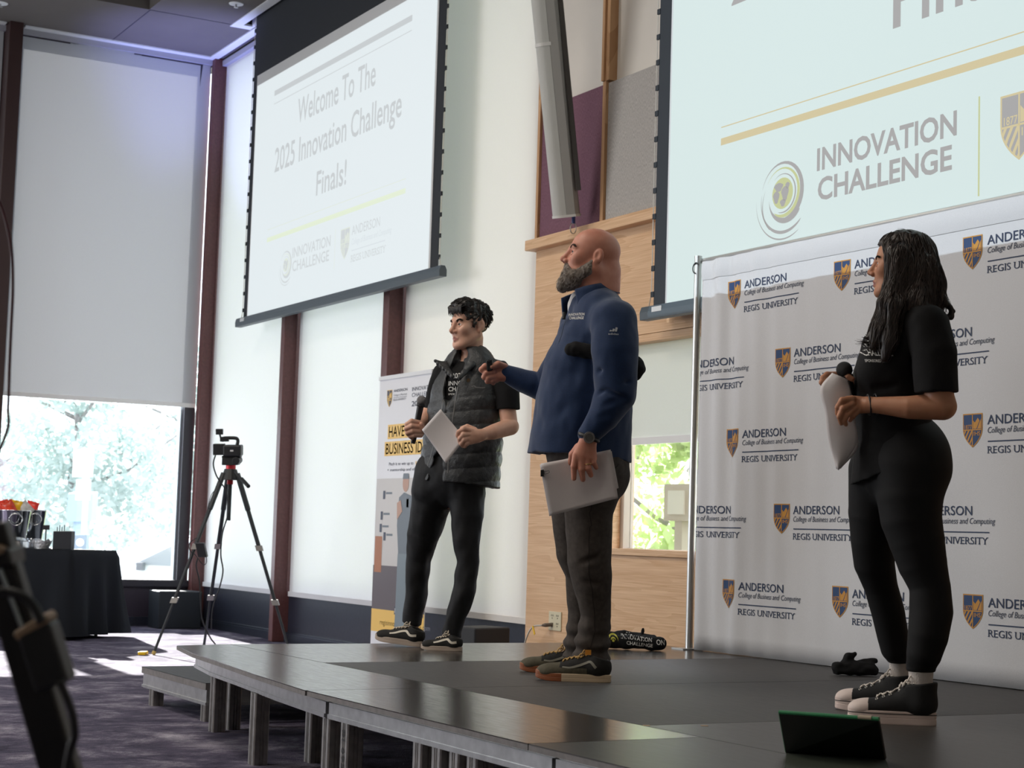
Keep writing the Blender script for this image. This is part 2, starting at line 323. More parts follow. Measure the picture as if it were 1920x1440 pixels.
# ceiling: perimeter band, raised field, slots for the two screens
c = MB(); S0, S1 = 5.585, 5.672
c.box((-16.95, -6, CZ), (-15.38, 6.1, CZ+.5)); c.box((-15.38, 4.69, CZ), (3.2, S0, CZ+.5)); c.box((-15.38, S1, CZ), (3.2, 6.1, CZ+.5)); c.box((-15.38, -6, CZ+.42), (3.2, 4.69, CZ+.5))
c.box((-15.38, S0, CZ+.3), (3.2, S1, CZ+.4))
struct('ceiling', c, M_ceil, 'taupe board ceiling with a raised field and thin seams')
g = MB(); g.box((-16.58, 4.696, CZ-.003), (-15.38, 4.704, CZ)); g.box((-15.385, 4.70, CZ-.003), (-15.377, 5.49, CZ))
struct('trim_1', g, mat('seam_shadow_gap', (.05, .045, .06), .9), 'thin dark seams between ceiling boards in the corner', 'trim')
t = MB(); t.box((-16.66, 5.71, CZ-.012), (-10.3, 5.80, CZ+.002)); t.box((-16.665, 3.85, CZ-.012), (-16.57, 5.71, CZ+.002)); t.box((-16.665, -6, CZ-.012), (-16.57, 3.67, CZ+.002))
struct('trim_2', t, M_white, 'white metal ceiling trim above the roller blinds', 'trim')
t = MB(); t.box((-15.42, 5.49, CZ-.010), (-10.5, S0, CZ+.01)); t.box((-15.42, S1, CZ-.010), (-10.5, 5.695, CZ+.01)); t.box((-15.42, S0, CZ-.010), (-15.31, S1, CZ+.01)); t.box((-15.3, S1-.004, CZ), (-10.5, S1, CZ+.2))
struct('trim_3', t, M_white, 'white metal frame of the ceiling slot above the left screen', 'trim')

def bars(mb, axis, fixed, lo, hi, z0, z1, w, d): pass
# window wall along the stage side (wall_back) and the far window wall (wall_left)
w = MB(); w.box((-16.95, YA, 0), (-10.15, 6.1, .40)); w.box((-16.95, YA, 5.62), (-10.15, 6.1, CZ))
struct('wall_back', w, M_dark, 'dark spandrel wall under the tall side windows', 'wall')
b = MB(); b.box((-16.6, 5.865, 0), (-10.15, YA, .07)); b.box((-16.6, 5.875, .07), (-10.15, YA, .085))
struct('baseboard_back', b, mat('dark_metal_base', (.05, .06, .085), .3, .6), 'dark metal base strip under the side windows', 'baseboard')
w = MB(); w.box((-16.95, -6, 0), (XB, 6.1, .44)); w.box((-16.95, -6, 5.66), (XB, 6.1, CZ))
struct('wall_left', w, mat('plum_spandrel', (.035, .028, .045), .45), 'plum dark spandrel wall below the far window', 'wall')
b = MB(); b.box((XB, -6, 0), (XB+.03, 5.75, .09)); struct('baseboard_left', b, M_dark, 'dark base strip along the far wall', 'baseboard')
k = MB(); k.box((-16.95, 5.9, .4), (-16.66, 6.1, 5.7)); struct('trim_4', k, M_col, 'maroon steel corner mullion', 'trim')
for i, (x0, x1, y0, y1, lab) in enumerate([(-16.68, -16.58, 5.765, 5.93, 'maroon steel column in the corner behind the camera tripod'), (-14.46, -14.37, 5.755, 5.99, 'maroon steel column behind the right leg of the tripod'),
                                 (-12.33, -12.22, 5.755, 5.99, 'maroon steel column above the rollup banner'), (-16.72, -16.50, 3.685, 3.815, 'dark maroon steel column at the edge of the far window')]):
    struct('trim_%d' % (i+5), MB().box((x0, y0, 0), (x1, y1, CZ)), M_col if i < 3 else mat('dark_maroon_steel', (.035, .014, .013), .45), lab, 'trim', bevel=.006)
n = 0
def window(name, lab, verts, parts):
    o = thing(name, lab, 'window', verts); o['kind'] = 'structure'
    for pn, mb, m in parts: obj(pn, mb, m, o)
    return o
f = MB()                                                    # far window: sill, jambs, head
f.box((-16.86, 3.82, .385), (-16.66, 5.765, .45)); f.box((-16.86, 5.655, .45), (-16.70, 5.765, 5.66)); f.box((-16.86, 3.815, .45), (-16.72, 3.86, 5.66)); f.box((-16.86, 3.86, 5.6), (-16.74, 5.655, 5.66))
f2 = MB(); f2.box((-16.84, 5.635, .45), (-16.76, 5.657, 5.66)); f2.box((-16.84, 3.86, .45), (-16.76, 3.875, 5.66))
window('window_1', 'tall far window with parked car outside below its roller blind', (-16.78, 4.75, .44), [('frame', f, M_frame), ('glazing_bead', f2, mat('pale_alu_bead', (.55, .62, .66), .35, .7)), ('pane', MB().box((-16.805, 3.86, .45), (-16.795, 5.655, 5.62)), M_glass)])
f = MB(); f.box((-16.86, 1.8, .385), (-16.66, 3.69, .45)); f.box((-16.86, 3.60, .45), (-16.72, 3.69, 5.66)); f.box((-16.86, 1.8, .45), (-16.72, 1.86, 5.66))
window('window_2', 'next far window cut by the left edge of the photo', (-16.78, 2.7, .44), [('frame', f, M_frame), ('pane', MB().box((-16.805, 1.86, .45), (-16.795, 3.6, 5.62)), M_glass)])
w = MB(); w.box((-16.95, -6, .44), (XB-.02, 1.8, 5.66)); struct('wall_left_rear', w, M_cream, 'plain part of the far wall', 'wall')
for i, (x0, x1, lab) in enumerate([(-16.58, -14.46, 'tall side window nearest the far corner, behind a lit blind'), (-14.37, -12.33, 'tall side window between the two maroon columns, behind a lit blind'), (-12.22, -10.15, 'tall side window beside the oak panelling, behind a lit blind')]):
    f = MB(); f.box((x0, 5.93, .385), (x1, 6.04, .46)); f.box((x0, 5.93, .0), (x0+.11, 6.04, 5.62)); f.box((x0+.17, 5.915, .03), (x0+.21, 5.93, .40)); f.box((x1-.09, 5.93, .4), (x1, 6.04, 5.62))
    window('window_%d' % (i+3), lab, ((x0+x1)/2, 5.98, .4), [('frame', f, M_frame), ('pane', MB().box((x0+.1, 5.985, .46), (x1-.09, 5.993, 5.62)), M_glass)])

# roller blinds
def blind(lab, a, b, z0, z1, m, axis, pos, grp='roller blinds', hemc=None, cas=True):
    def P(u, d, z): return (u, pos+d, z) if axis == 'x' else (pos-d, u, z)
    o = thing('roller_blind', lab, 'blind', P((a+b)/2, 0, z0), grp)
    s = MB(); s.grid(lambda u, v: P(a+(b-a)*u, .004*math.sin(u*9+1)*(1-v), z0+(z1-z0)*v), 24, 8); obj('fabric', s, m, o, smooth=True)
    h = MB(); h.box(P(a, -.010, z0-.03), P(b, .010, z0+.012)); obj('hem_bar', h, hemc or m, o)
    if cas: s = MB(); s.box(P(a-.01, -.045, z1-.005), P(b+.01, .05, z1+.05)); obj('head_rail', s, mat('grey_blind_rail', (.36, .36, .40), .5), o)
    return o
BL_far = cloth_blind('grey_screen_fabric', (.52, .54, .57), .034)
BL_side = cloth_blind('white_screen_fabric', (.84, .84, .86), .26)
BL_warm = cloth_blind('cream_screen_fabric', (.83, .79, .75), .17)
hem = mat('white_hem_bar', (.80, .80, .80), .5)
blind('tall grey roller blind over the far window, ending above the parked car', 3.84, 5.76, 2.20, 5.68, BL_far, 'y', -16.70, hemc=hem)
blind('narrow slice of grey roller blind at the very edge of the far wall', 1.85, 3.675, 2.20, 5.68, BL_far, 'y', -16.70, hemc=hem)
blind('white roller blind behind the camcorder tripod', -16.56, -14.47, .43, 5.66, BL_side, 'x', 5.885)
blind('white roller blind between the two maroon columns, left of the rollup banner', -14.335, -12.34, .43, 5.66, BL_side, 'x', 5.885)
blind('cream roller blind behind the young man, beside the oak panelling', -12.19, -10.12, .43, 5.66, BL_warm, 'x', 5.885)

# oak faced wall behind the stage with its small window
YO = 5.84
w = MB(); w.box((-10.09, YO, 0), (-9.06, 6.0, 2.92)); w.box((-9.06, YO, 0), (-7.6, 6.0, .89)); w.box((-9.06, YO, 2.236), (-7.6, 6.0, 2.92)); w.box((-7.6, YO, 0), (-3, 6.0, 2.92))
struct('wall_stage', w, M_oak, 'light oak panelled wall behind the stage', 'wall')
w = MB(); w.box((-10.15, 5.862, 2.92), (3.2, 6.05, CZ)); w.box((-3, 5.862, 0), (3.2, 6.05, 2.92)); struct('wall_upper', w, M_cream, 'cream painted wall above the oak panelling', 'wall')
t = MB(); t.box((-10.12, 5.765, 2.915), (-3, YO+.02, 2.985)); struct('trim_9', t, M_oak, 'oak ledge capping the panelling', 'trim', bevel=.004)
t = MB(); t.box((-9.06, YO-.006, 2.186), (-7.6, YO+.15, 2.232)); struct('trim_10', t, M_oak, 'oak head rail above the small window', 'trim', bevel=.003)
for i, (x0, x1, z0, z1, lab) in enumerate([(-10.05, -10.02, 2.985, CZ, 'thin oak strip at the left of the purple acoustic panel'), (-9.232, -9.196, 2.985, 3.9, 'thin oak strip between purple and grey acoustic panels')]):
    struct('trim_%d' % (i+11), MB().box((x0, 5.80, z0), (x1, 5.864, z1)), M_oakv, lab, 'trim')
struct('trim_13', MB().box((-9.232, 5.785, 3.9), (-9.205, 5.864, CZ)).box((-9.205, 5.80, 3.9), (-9.165, 5.864, CZ)), M_oakv, 'oak post rising above the acoustic panels', 'trim')
o = thing('window_6', 'small window in the oak wall with green shrubs outside', 'window', (-8.33, 5.92, .93)); o['kind'] = 'structure'
f = MB(); f.box((-9.075, 5.90, .93), (-9.02, 5.97, 2.236)); f.box((-7.64, 5.90, .93), (-7.6, 5.97, 2.236)); f.box((-9.06, 5.93, .90), (-7.6, 5.99, .935)); obj('frame', f, mat('beige_window_jamb', (.50, .42, .35), .6), o)
obj('sill', MB().box((-9.10, YO-.02, .892), (-7.58, 5.93, .932)), M_oak, o, bevel=.003)
obj('pane', MB().box((-9.02, 5.945, .93), (-7.64, 5.952, 2.236)), M_glass, o)
blind('short grey blind in the small window beside the cloth backdrop', -9.03, -7.66, 1.60, 2.20, cloth_blind('pale_grey_blind', (.66, .66, .62), .16), 'x', 5.915, hemc=hem, cas=False)
for nm, x0, x1, z0, z1, cc, lab in [('purple', -10.02, -9.233, 2.985, 3.888, (.20, .105, .14), 'purple fabric acoustic panel behind the column speaker'), ('grey', -9.195, -8.2, 2.985, 3.888, (.43, .41, .39), 'grey fabric acoustic panel beside the right screen')]:
    m = mat(nm+'_panel_fabric', cc, .95, spec=.1, noise=.28, nscale=1, stretch=(330, 330, 60), bump=.4, bscale=1)
    tag(obj('acoustic_panel', MB().box((x0, 5.818, z0), (x1, 5.855, z1)), m, bevel=.004), lab, 'panel', 'fabric acoustic panels')
struct('wall_front', MB().box((-16.95, -6.2, 0), (3.2, -6, CZ+.5)), M_cream, 'wall behind the camera', 'wall')
struct('wall_right', MB().box((3.2, -6.2, 0), (3.4, 6.1, CZ+.5)), M_cream, 'wall to the right of the camera', 'wall')

# sprinkler heads
for i, (px, py) in enumerate([(443, 7), (1, 6)]):
    p = onz(px, py, CZ); o = thing('sprinkler_head', ['white ceiling sprinkler head near the left screen', 'white ceiling sprinkler head at the top left corner of the photo'][i], 'sprinkler', (p[0], p[1], CZ), 'ceiling sprinklers')
    obj('escutcheon', MB().lathe((p[0], p[1], CZ), [(-.008, .055), (-.006, .065), (.001, .068)], 20), M_white, o, smooth=False)
    m = MB(); m.tube([(p[0], p[1], CZ-.03), (p[0], p[1], CZ)], .007); m.lathe((p[0], p[1], CZ-.036), [(-.002, .02), (.002, .022)], 14); obj('deflector', m, mat('sprinkler_metal', (.4, .4, .42), .3, .8), o)

# ---------------------------------------------------------------- projection screens
M_scr = mat('white_screen_cloth', (.62, .63, .63), .9, spec=.05); M_blk = mat('black_screen_border', (.020, .024, .030), .8); M_bar = mat('grey_screen_bar', (.075, .10, .12), .45)
SY = 5.62
def screen(lab, y, x0, x1, zb, ztop, ix0, ix1, iz0, iz1, white_top, bar, slide_m, art, mats, tabs_r=True):
    o = thing('projection_screen', lab, 'screen', ((x0+x1)/2, y, zb), 'projection screens')
    s = MB(); s.box((x0, y, zb), (x1, y+.004, ztop)); obj('border', s, M_blk, o)
    s = MB(); s.box((ix0-.02, y-.003, zb), (ix1+.025, y, white_top)); obj('screen_cloth', s, M_scr, o)
    s = MB(); s.box((ix0, y-.006, iz0), (ix1, y-.004, iz1)); sl = obj('projected_slide', s, slide_m, o)
    a = art.place(lambda u, v, d: (u, y-.0065-d, v), .0004); obj('slide_print', a, mats, sl, fixn=False)
    s = MB(); s.prism([(-.02, zb+.03), (-.032, zb-.005), (-.03, zb-.05), (.03, zb-.05), (.03, zb+.0), (.015, zb+.03)], lambda u, v, d: (d, y+u, v), *bar); obj('bottom_bar', s, M_bar, o, bevel=.003)
    s = MB(); s.box((bar[0]+.13, y-.034, zb-.012), (bar[0]+.23, y-.028, zb+.018)); obj('bar_badge', s, mat('silver_badge', (.75, .75, .75), .3, .6), o)
    n = int((ztop-zb)/.155); mcab = mat('beige_cable', (.62, .57, .5), .5)
    for e, sg in ((x0, -1), (x1, 1)):
        pts = []
        for i in range(n+1):
            z = zb+.1+i*.155; obj('edge_tab', MB().box((e-.004*sg, y-.004, z-.016), (e+.028*sg, y+.006, z+.016)), M_blk, o); pts.append((e+.024*sg, y, z))
        obj('tension_cable', MB().tube([(e+.055*sg, y, zb+.02)]+pts, .003, 6), mcab, o)
    return o
A = Art()                                                   # left slide: "Welcome To The 2025 Innovation Challenge Finals!"
G1, G2, YL, YD, GP = 0, 1, 2, 3, 4
A.rect(-14.50, 4.877, -11.69, 4.925, G1); A.rect(-14.50, 4.80, -11.69, 4.806, G1)
A.text('Welcome To The', -13.92, 4.515, 1.60, .215, G1, .01); A.text('2025 Innovation Challenge', -14.42, 4.165, 2.60, .215, G1, .01); A.text('Finals!', -13.44, 3.80, .62, .205, G1, .01)
A.rect(-14.53, 3.655, -11.70, 3.660, YD); A.rect(-14.53, 3.545, -11.70, 3.585, YL)
A.text('INNOVATION', -13.91, 3.325, .82, .09, G2, .01); A.text('CHALLENGE', -13.90, 3.205, .79, .09, G2, .01); A.rect(-13.0, 3.12, -12.994, 3.45, YD)
swirl(A, (-14.05, 3.27), .145, G2, YD); shield(A, -12.885, 3.43, .18, .255, G2, YD, GP)
A.text('ANDERSON', -12.665, 3.355, .53, .075, G2); A.text('College of Business and Computing', -12.665, 3.275, .74, .048, GP, 0, .2); A.rect(-12.66, 3.225, -12.03, 3.232, GP); A.slab('REGIS UNIVERSITY', -12.66, 3.135, .64, .055, G2)
slm = [projected(n_, c_, .84, .10) for n_, c_ in (('slide_grey', (.63, .67, .69)), ('slide_soft_grey', (.68, .73, .75)), ('slide_pale_yellow', (.85, .95, .74)), ('slide_faint_yellow', (.82, .89, .80)), ('slide_faint_grey', (.75, .82, .86)))]
screen('left projection screen reading Welcome To The Innovation Challenge Finals', SY, -15.06, -11.13, 2.885, CZ+.25, -14.945, -11.275, 2.89, 5.065, 5.165, (-15.19, -11.04), projected('left_slide_white', (.86, .94, .97), .84, .10), A, slm)
A = Art()                                                   # right slide
A.rect(-7.775, 3.20, -4.4, 3.24, 2); A.rect(-7.775, 3.300, -4.4, 3.306, 2)
A.text('INNOVATION', -6.935, 2.915, 1.01, .115, 0, .024); A.text('CHALLENGE', -6.925, 2.757, .97, .115, 0, .024); A.rect(-5.787, 2.60, -5.777, 3.065, 3)
A.text('Finals!', -6.37, 3.53, 1.05, .27, 0, .012); A.text('2025 Innovation Challenge', -7.7, 3.985, 4.0, .27, 0, .012)
swirl(A, (-7.215, 2.825), .20, 0, 3); shield(A, -5.65, 3.035, .23, .31, 0, 2, 3)
A.text('ANDERSON', -5.37, 2.95, .66, .09, 0); A.rect(-5.37, 2.79, -4.55, 2.80, 0); A.slab('REGIS UNIVERSITY', -5.37, 2.68, .8, .07, 0)
srm = [projected(n_, c_, .72, .10) for n_, c_ in (('right_slide_grey', (.44, .425, .42)), ('right_slide_white2', (.6, .7, .7)), ('right_slide_gold', (.78, .66, .36)), ('right_slide_lime', (.66, .71, .32)))]
screen('right projection screen with large Innovation Challenge logo', 5.68, -8.42, -3.6, 2.33, CZ-.02, -8.275, -3.8, 2.362, 5.0, 5.1, (-8.52, -3.5), projected('right_slide_white', (.68, .82, .80), .79, .16), A, srm)
# ================================================================ the stage
def deck_top(name, c1, c2, rough):
    m = mat(name, c2, rough, spec=.42); nt = m.node_tree; b = nt.nodes['Principled BSDF']; L = nt.links
    tc = nt.nodes.new('ShaderNodeTexCoord'); mp = nt.nodes.new('ShaderNodeMapping'); L.new(tc.outputs['Object'], mp.inputs[0]); mp.inputs['Scale'].default_value = (3, 34, 1); mp.inputs['Rotation'].default_value = (0, 0, 1.05)
    n = nt.nodes.new('ShaderNodeTexNoise'); n.inputs['Scale'].default_value = 4; n.inputs['Detail'].default_value = 6; L.new(mp.outputs[0], n.inputs[0])
    r = nt.nodes.new('ShaderNodeValToRGB'); r.color_ramp.elements[0].position = .3; r.color_ramp.elements[1].position = .75; r.color_ramp.elements[0].color = (*c1, 1); r.color_ramp.elements[1].color = (*c2, 1)
    L.new(n.outputs[0], r.inputs[0]); L.new(r.outputs[0], b.inputs['Base Color'])
    mr = nt.nodes.new('ShaderNodeMapRange'); mr.inputs[3].default_value = rough-.06; mr.inputs[4].default_value = rough+.08; L.new(n.outputs[0], mr.inputs[0]); L.new(mr.outputs[0], b.inputs['Roughness']); return m
M_gl = deck_top('worn_satin_stage_board', (.030, .026, .024), (.058, .052, .048), .205)
M_gl2 = deck_top('duller_satin_stage_board', (.030, .027, .025), (.060, .055, .051), .36)
M_mt = deck_top('matt_black_stage_board', (.026, .025, .025), (.088, .085, .083), .55)
M_edge = mat('grey_board_edge', (.17, .155, .15), .5, noise=.2, nscale=30)
M_alu = mat('aluminium_frame', (.50, .50, .50), .36, .85, noise=.12, nscale=25)
M_leg = mat('fluted_alu_leg', (.40, .385, .37), .38, .8, noise=.15, nscale=30)
def leg_profile(mb, x, y, z0, z1, w=.033):
    p = []
    for k in range(4):
        a = k*PI/2; ca, sa = math.cos(a), math.sin(a)
        for u, v in ((-.85, 1), (-.35, 1), (-.28, .82), (-.12, .82), (-.05, 1), (.05, 1), (.12, .82), (.28, .82), (.35, 1), (.85, 1)):
            p.append((x+w*(u*ca+v*sa), y+w*(-u*sa+v*ca)))
    mb.prism(p[::-1], lambda u, v, d: (u, v, d), z0, z1); return mb
def deck(lab, poly, top_m, legs, inset=.09, rail=(HS-.105, HS-.045), ztop=HS, th=.02, grp='modular stage decks', nm='stage_deck', cat='stage', gap=.003, near=()):
    cx = sum(p[0] for p in poly)/len(poly); cy = sum(p[1] for p in poly)/len(poly)
    o = thing(nm, lab, cat, (cx, cy, 0), grp)
    def shr(k, joints=True):                                # polygon pulled in by k (joints with the next deck only by a hair)
        out = []; n = len(poly); L_ = []
        for i in range(n):
            a, b = Vector(poly[i]), Vector(poly[(i+1) % n]); d = (b-a).normalized(); kk = min(k, .006+k*.05) if joints and i in near else k
            L_.append((a+Vector((-d.y, d.x))*kk, d))
        for i in range(n):
            (p, d), (q_, e) = L_[i-1], L_[i]; cr = d.x*e.y-d.y*e.x
            if abs(cr) < 1e-4: out.append((q_.x, q_.y)); continue
            t = ((q_.x-p.x)*e.y-(q_.y-p.y)*e.x)/cr; out.append((p.x+d.x*t, p.y+d.y*t))
        return out
    P = shr(gap)
    mb = MB(); mb.prism(P, lambda u, v, d: (u, v, d), ztop-.003, ztop); obj('top_surface', mb, top_m, o)
    mb = MB(); mb.prism(P, lambda u, v, d: (u, v, d), ztop-th, ztop-.0035); obj('board', mb, M_edge, o)
    a, b = shr(inset), shr(inset+.03); n = len(a); mb = MB()
    for z0, z1 in ((rail[0], rail[1]), ):
        V = [(*p, z0) for p in a]+[(*p, z1) for p in a]+[(*p, z0) for p in b]+[(*p, z1) for p in b]; Fc = []
        for i in range(n):
            j = (i+1) % n; Fc += [(i, j, n+j, n+i), (2*n+j, 2*n+i, 3*n+i, 3*n+j), (n+i, n+j, 3*n+j, 3*n+i), (i, 2*n+i, 2*n+j, j)]
        mb.add(V, Fc)
    a2, b2 = shr(inset-.006), shr(inset+.004); V = [(*p, z) for z in (rail[0]+.004, rail[0]+.018) for p in a2]+[(*p, z) for z in (rail[0]+.004, rail[0]+.018) for p in b2]
    mb.add(V, [f for i in range(n) for j in ((i+1) % n,) for f in ((i, j, n+j, n+i), (2*n+j, 2*n+i, 3*n+i, 3*n+j), (n+i, n+j, 3*n+j, 3*n+i), (i, 2*n+i, 2*n+j, j))])
    a3 = shr(inset+.012); V = [(*p, z) for z in (rail[1], ztop-th) for p in a3]; mb.add(V, [(i, (i+1) % n, n+(i+1) % n, n+i) for i in range(n)])
    obj('frame_rail', mb, M_alu, o)
    for (x, y) in legs: obj('leg', leg_profile(MB(), x, y, 0, rail[0]+.002), M_leg, o)
    return o
X0, X1, X2, X3, X4 = -8.41, -7.215, -5.985, -4.66, -2.3
YB, YM = 5.635, 3.14
front = [tuple(onz(px, py, HS)[:2]) for px, py in ((330, 1210.3), (360, 1224.7), (408, 1240.5), (479.6, 1265.4), (571.8, 1294.6))]
deck('satin stage deck nearest the side windows, under the young man', [(X0, YM), (X1, YM), (X1, YB), (X0, YB)], M_gl, [(-8.30, 5.50), (-7.33, 5.50), (-8.28, 3.26), (-7.33, 3.24)])
deck('matt dark stage deck between the bald man and the window-side deck', [(X1, YM), (X2, YM), (X2, YB), (X1, YB)], M_mt, [(-7.08, 5.50), (-6.12, 5.50), (-7.11, 3.24)])
deck('matt dark stage deck in the middle, with the near foot of the bald man', [(X2, YM), (X3, YM), (X3, YB), (X2, YB)], M_mt, [(-5.85, 5.50), (-4.80, 5.50)])
deck('satin stage deck under the woman, behind the tablet', [(X3, YM), (X4, YM), (X4, YB), (X3, YB)], M_gl2, [(-4.52, 5.50), (-2.45, 5.50)])
q0 = deck('curved stage corner piece with pale reflections, above the low step', [(X0, YM)]+front[:4]+[(X2, front[4][1]), (X2, YM)], M_gl, [(-8.115, 2.985), (-6.955, 2.745), (-8.19, 3.09), (-6.957, 3.0), (-6.04, 2.68)], gap=.003, near=(5,))
q1 = deck('front stage strip below the feet of the bald man', [(X2, 2.54), (-4.34, 2.53), (-4.34, YM), (X2, YM)], M_gl, [(-5.87, 2.68), (-5.275, 2.68), (-5.135, 2.68), (-5.01, 2.68), (-4.89, 2.68), (-4.53, 2.66)], near=(1, 3))
deck('front stage strip in front of the tablet', [(-4.34, 2.53), (X4, 2.53), (X4, YM), (-4.34, YM)], M_gl2, [(-4.24, 2.66), (-2.5, 2.68)], near=(3,))
A = Art(); A.text('BI 695 U', 0, 0, .20, .026, 0, .01)
lx = -5.87
obj('marker_writing', A.place(lambda u, v, d: (lx+.013-.026+v, 2.68-.0332-d, .275-.20+(.20-u)-.01), .0005), mat('black_marker_ink', (.01, .01, .01), .5), [c for c in q1.children if c.name.startswith('leg')][0], fixn=False)
M_step = deck_top('dark_step_carpet', (.022, .024, .028), (.06, .064, .07), .7)
deck('low step platform with grey ribbed edge at the end of the stage', [(-9.53, 3.045), (-8.47, 3.045), (-8.47, 4.3), (-9.53, 4.3)], M_step, [(-9.36, 3.085), (-9.40, 4.2), (-8.56, 3.10), (-8.56, 4.2)], inset=.012, rail=(.085, .165), ztop=.20, th=.035, grp=None, nm='step_platform', cat='step')

for px_, py_, lab in ((1212, 1360.5, 'tan scuff of tape on the seam in front of the tablet, left one'), (1321, 1361, 'tan scuff of tape on the stage seam nearer the tablet')):
    p = onz(px_, py_, HS); tag(obj('tape_scrap', MB().obox((p[0], p[1], HS+.0006), np.array([CR[0], CR[1], 0])*.011, np.array([CF[0], CF[1], 0])*.012, (0, 0, .0005)), mat('tan_tape_scrap', (.42, .30, .19), .7)), lab, 'tape', 'tape scraps on the stage')
# ================================================================ cloth backdrop with printed logos
BY = 5.575; BX0, BX1 = -7.785, -4.85
def fold(x, z):
    e = math.exp(-max(0, x-BX0)/.45)
    return e*(.012*math.sin(38*(x-BX0)+.6*z)+.010*math.sin(21*(x-BX0)-1.1*z+1))+.003*math.sin(5*x+2*z)
bd = thing('step_and_repeat_backdrop', 'white cloth backdrop printed with rows of blue and gold college logos', 'backdrop', (-6.3, BY, HS)); bd['kind'] = 'thing'
M_bd = mat('white_backdrop_cloth', (.66, .66, .68), .55, spec=.35, sheen=.2, noise=.05, nscale=300, bump=.05, bscale=400)
mb = MB(); mb.grid(lambda u, v: (BX0+(BX1-BX0)*u, BY-fold(BX0+(BX1-BX0)*u, HS+.004+2.13*v), HS+.004+2.13*v), 220, 24); obj('cloth', mb, M_bd, bd, smooth=True, solid=.002)
mb = MB(); mb.grid(lambda u, v: (BX0+(BX1-BX0)*u, BY-.004-fold(BX0+(BX1-BX0)*u, 2.43+.1*v)-.006*math.sin(PI*v), 2.43+.104*v), 160, 6); obj('top_hem', mb, M_bd, bd, smooth=True)
M_navy = mat('navy_print', (.012, .030, .085), .6); M_gold = mat('gold_print', (.58, .27, .035), .6); M_slate = mat('slate_print', (.05, .065, .11), .6); M_royal = mat('royal_blue_print', (.008, .045, .15), .6)
def logo_art(x, z):
    A = Art(); shield(A, x, z, .122, .152, 3, 1, 1)
    A.text('ANDERSON', x+.152, z-.052, .362, .041, 0, .006); A.text('College of Business and Computing', x+.152, z-.090, .50, .026, 2, 0, .22)
    A.rect(x+.155, z-.130, x+.620, z-.1245, 0); A.slab('REGIS UNIVERSITY', x+.155, z-.180, .455, .031, 0); return A
def clip(A, umin):
    B = Art(); B.v = list(A.v); B.l = list(A.l)
    for f, m in zip(A.f, A.m):
        P = [A.v[i] for i in f]; l = A.l[f[0]]
        if min(p[0] for p in P) >= umin: B.f.append(f); B.m.append(m); continue
        out = []
        for a, b in zip(P, P[1:]+P[:1]):
            if a[0] >= umin: out.append(a)
            if (a[0] >= umin) != (b[0] >= umin): t = (umin-a[0])/(b[0]-a[0]); out.append((umin, a[1]+t*(b[1]-a[1])))
        if len(out) > 2: B.poly(out, m, l)
    return B
for z, xs in ((2.395, (-7.556, -6.668, -5.773)), (1.994, (-8.01, -7.122, -6.228, -5.335)), (1.594, (-7.545, -6.660, -5.768)), (1.194, (-8.005, -7.114, -6.222, -5.33)), (.794, (-7.546, -6.650, -5.760))):
    for x in xs:
        A = logo_art(x, z); A = clip(A, BX0+.004) if x < BX0 else A
        obj('printed_logo', A.place(lambda u, v, d: (u, BY-.0022-d-fold(u, v), v), .0005, .025), [M_navy, M_gold, M_slate, M_royal], bd, fixn=False)
mb = MB(); mb.tube([(-7.845, 5.578, HS), (-7.835, 5.578, 2.566)], .0205, 16); mb.lathe((-7.835, 5.578, 2.56), [(0, .022), (.012, .022)], 16); obj('pole', mb, mat('brushed_alu_pole', (.55, .55, .54), .35, .85), bd, smooth=False)
mb = MB(); mb.tube([(-7.82+.030*math.cos(a), 5.553, 2.50+.030*math.sin(a)) for a in np.linspace(.6, 4.6, 12)], .0035, 6); obj('tension_clip', mb, mat('dark_clip_rubber', (.02, .025, .03), .5), bd)
mb = MB(); mb.tube([(-7.835, 5.62, HS+.02), (-4.9, 5.62, HS+.02)], .015, 10); obj('crossbar', mb, MATS['brushed_alu_pole'], bd); mb = MB(); mb.tube([(-7.835, 5.60, 2.545), (-4.9, 5.60, 2.545)], .014, 10); obj('crossbar', mb, MATS['brushed_alu_pole'], bd); obj('base_plate', MB().box((-7.90, 5.50, HS), (-7.79, 5.632, HS+.008)), MATS['brushed_alu_pole'], bd)

# ================================================================ rollup banner
RY = 5.42
def q(px, py): p = ony(px, py, RY); return (p[0], p[2])
rb = thing('rollup_banner', 'white and gold rollup banner asking for business ideas, behind the young man', 'banner', (-11.2, RY+.03, 0))
TL, TR = q(713.5, 707), q(816, 692.5); x0, x1, zt = TL[0], TR[0]+.02, TL[1]
xr = x0+.86
mb = MB(); mb.box((x0, RY-.002, .10), (xr, RY+.001, zt-.01)); obj('sheet', mb, mat('banner_sheet', (.78, .79, .82), .4), rb)
mb = MB(); mb.box((x0-.004, RY-.012, zt-.028), (xr+.004, RY+.012, zt)); obj('top_rail', mb, M_white, rb)
mb = MB(); mb.prism([(-.05, 0), (-.05, .05), (-.025, .10), (.03, .10), (.05, .06), (.05, 0)], lambda u, v, d: (d, RY+u+.02, v), x0-.01, xr+.01); obj('base_cassette', mb, MATS['aluminium_frame'], rb)
mb = MB(); mb.tube([((x0+xr)/2, RY+.03, .09), ((x0+xr)/2, RY+.012, zt-.02)], .008); obj('support_rod', mb, MATS['aluminium_frame'], rb)
A = Art(); P = [q]
def T(body, pl, pt, pr, h, mi, bold=.005, shear=0, lay=2):
    a, b = q(*pl), q(*pr); A.text(body, a[0], a[1], b[0]-a[0], h, mi, bold, shear, lay)
sc = 1/3.788
s0 = q(727, 732); shield(A, s0[0], s0[1], .085, .125, 1, 2, 2, 1)
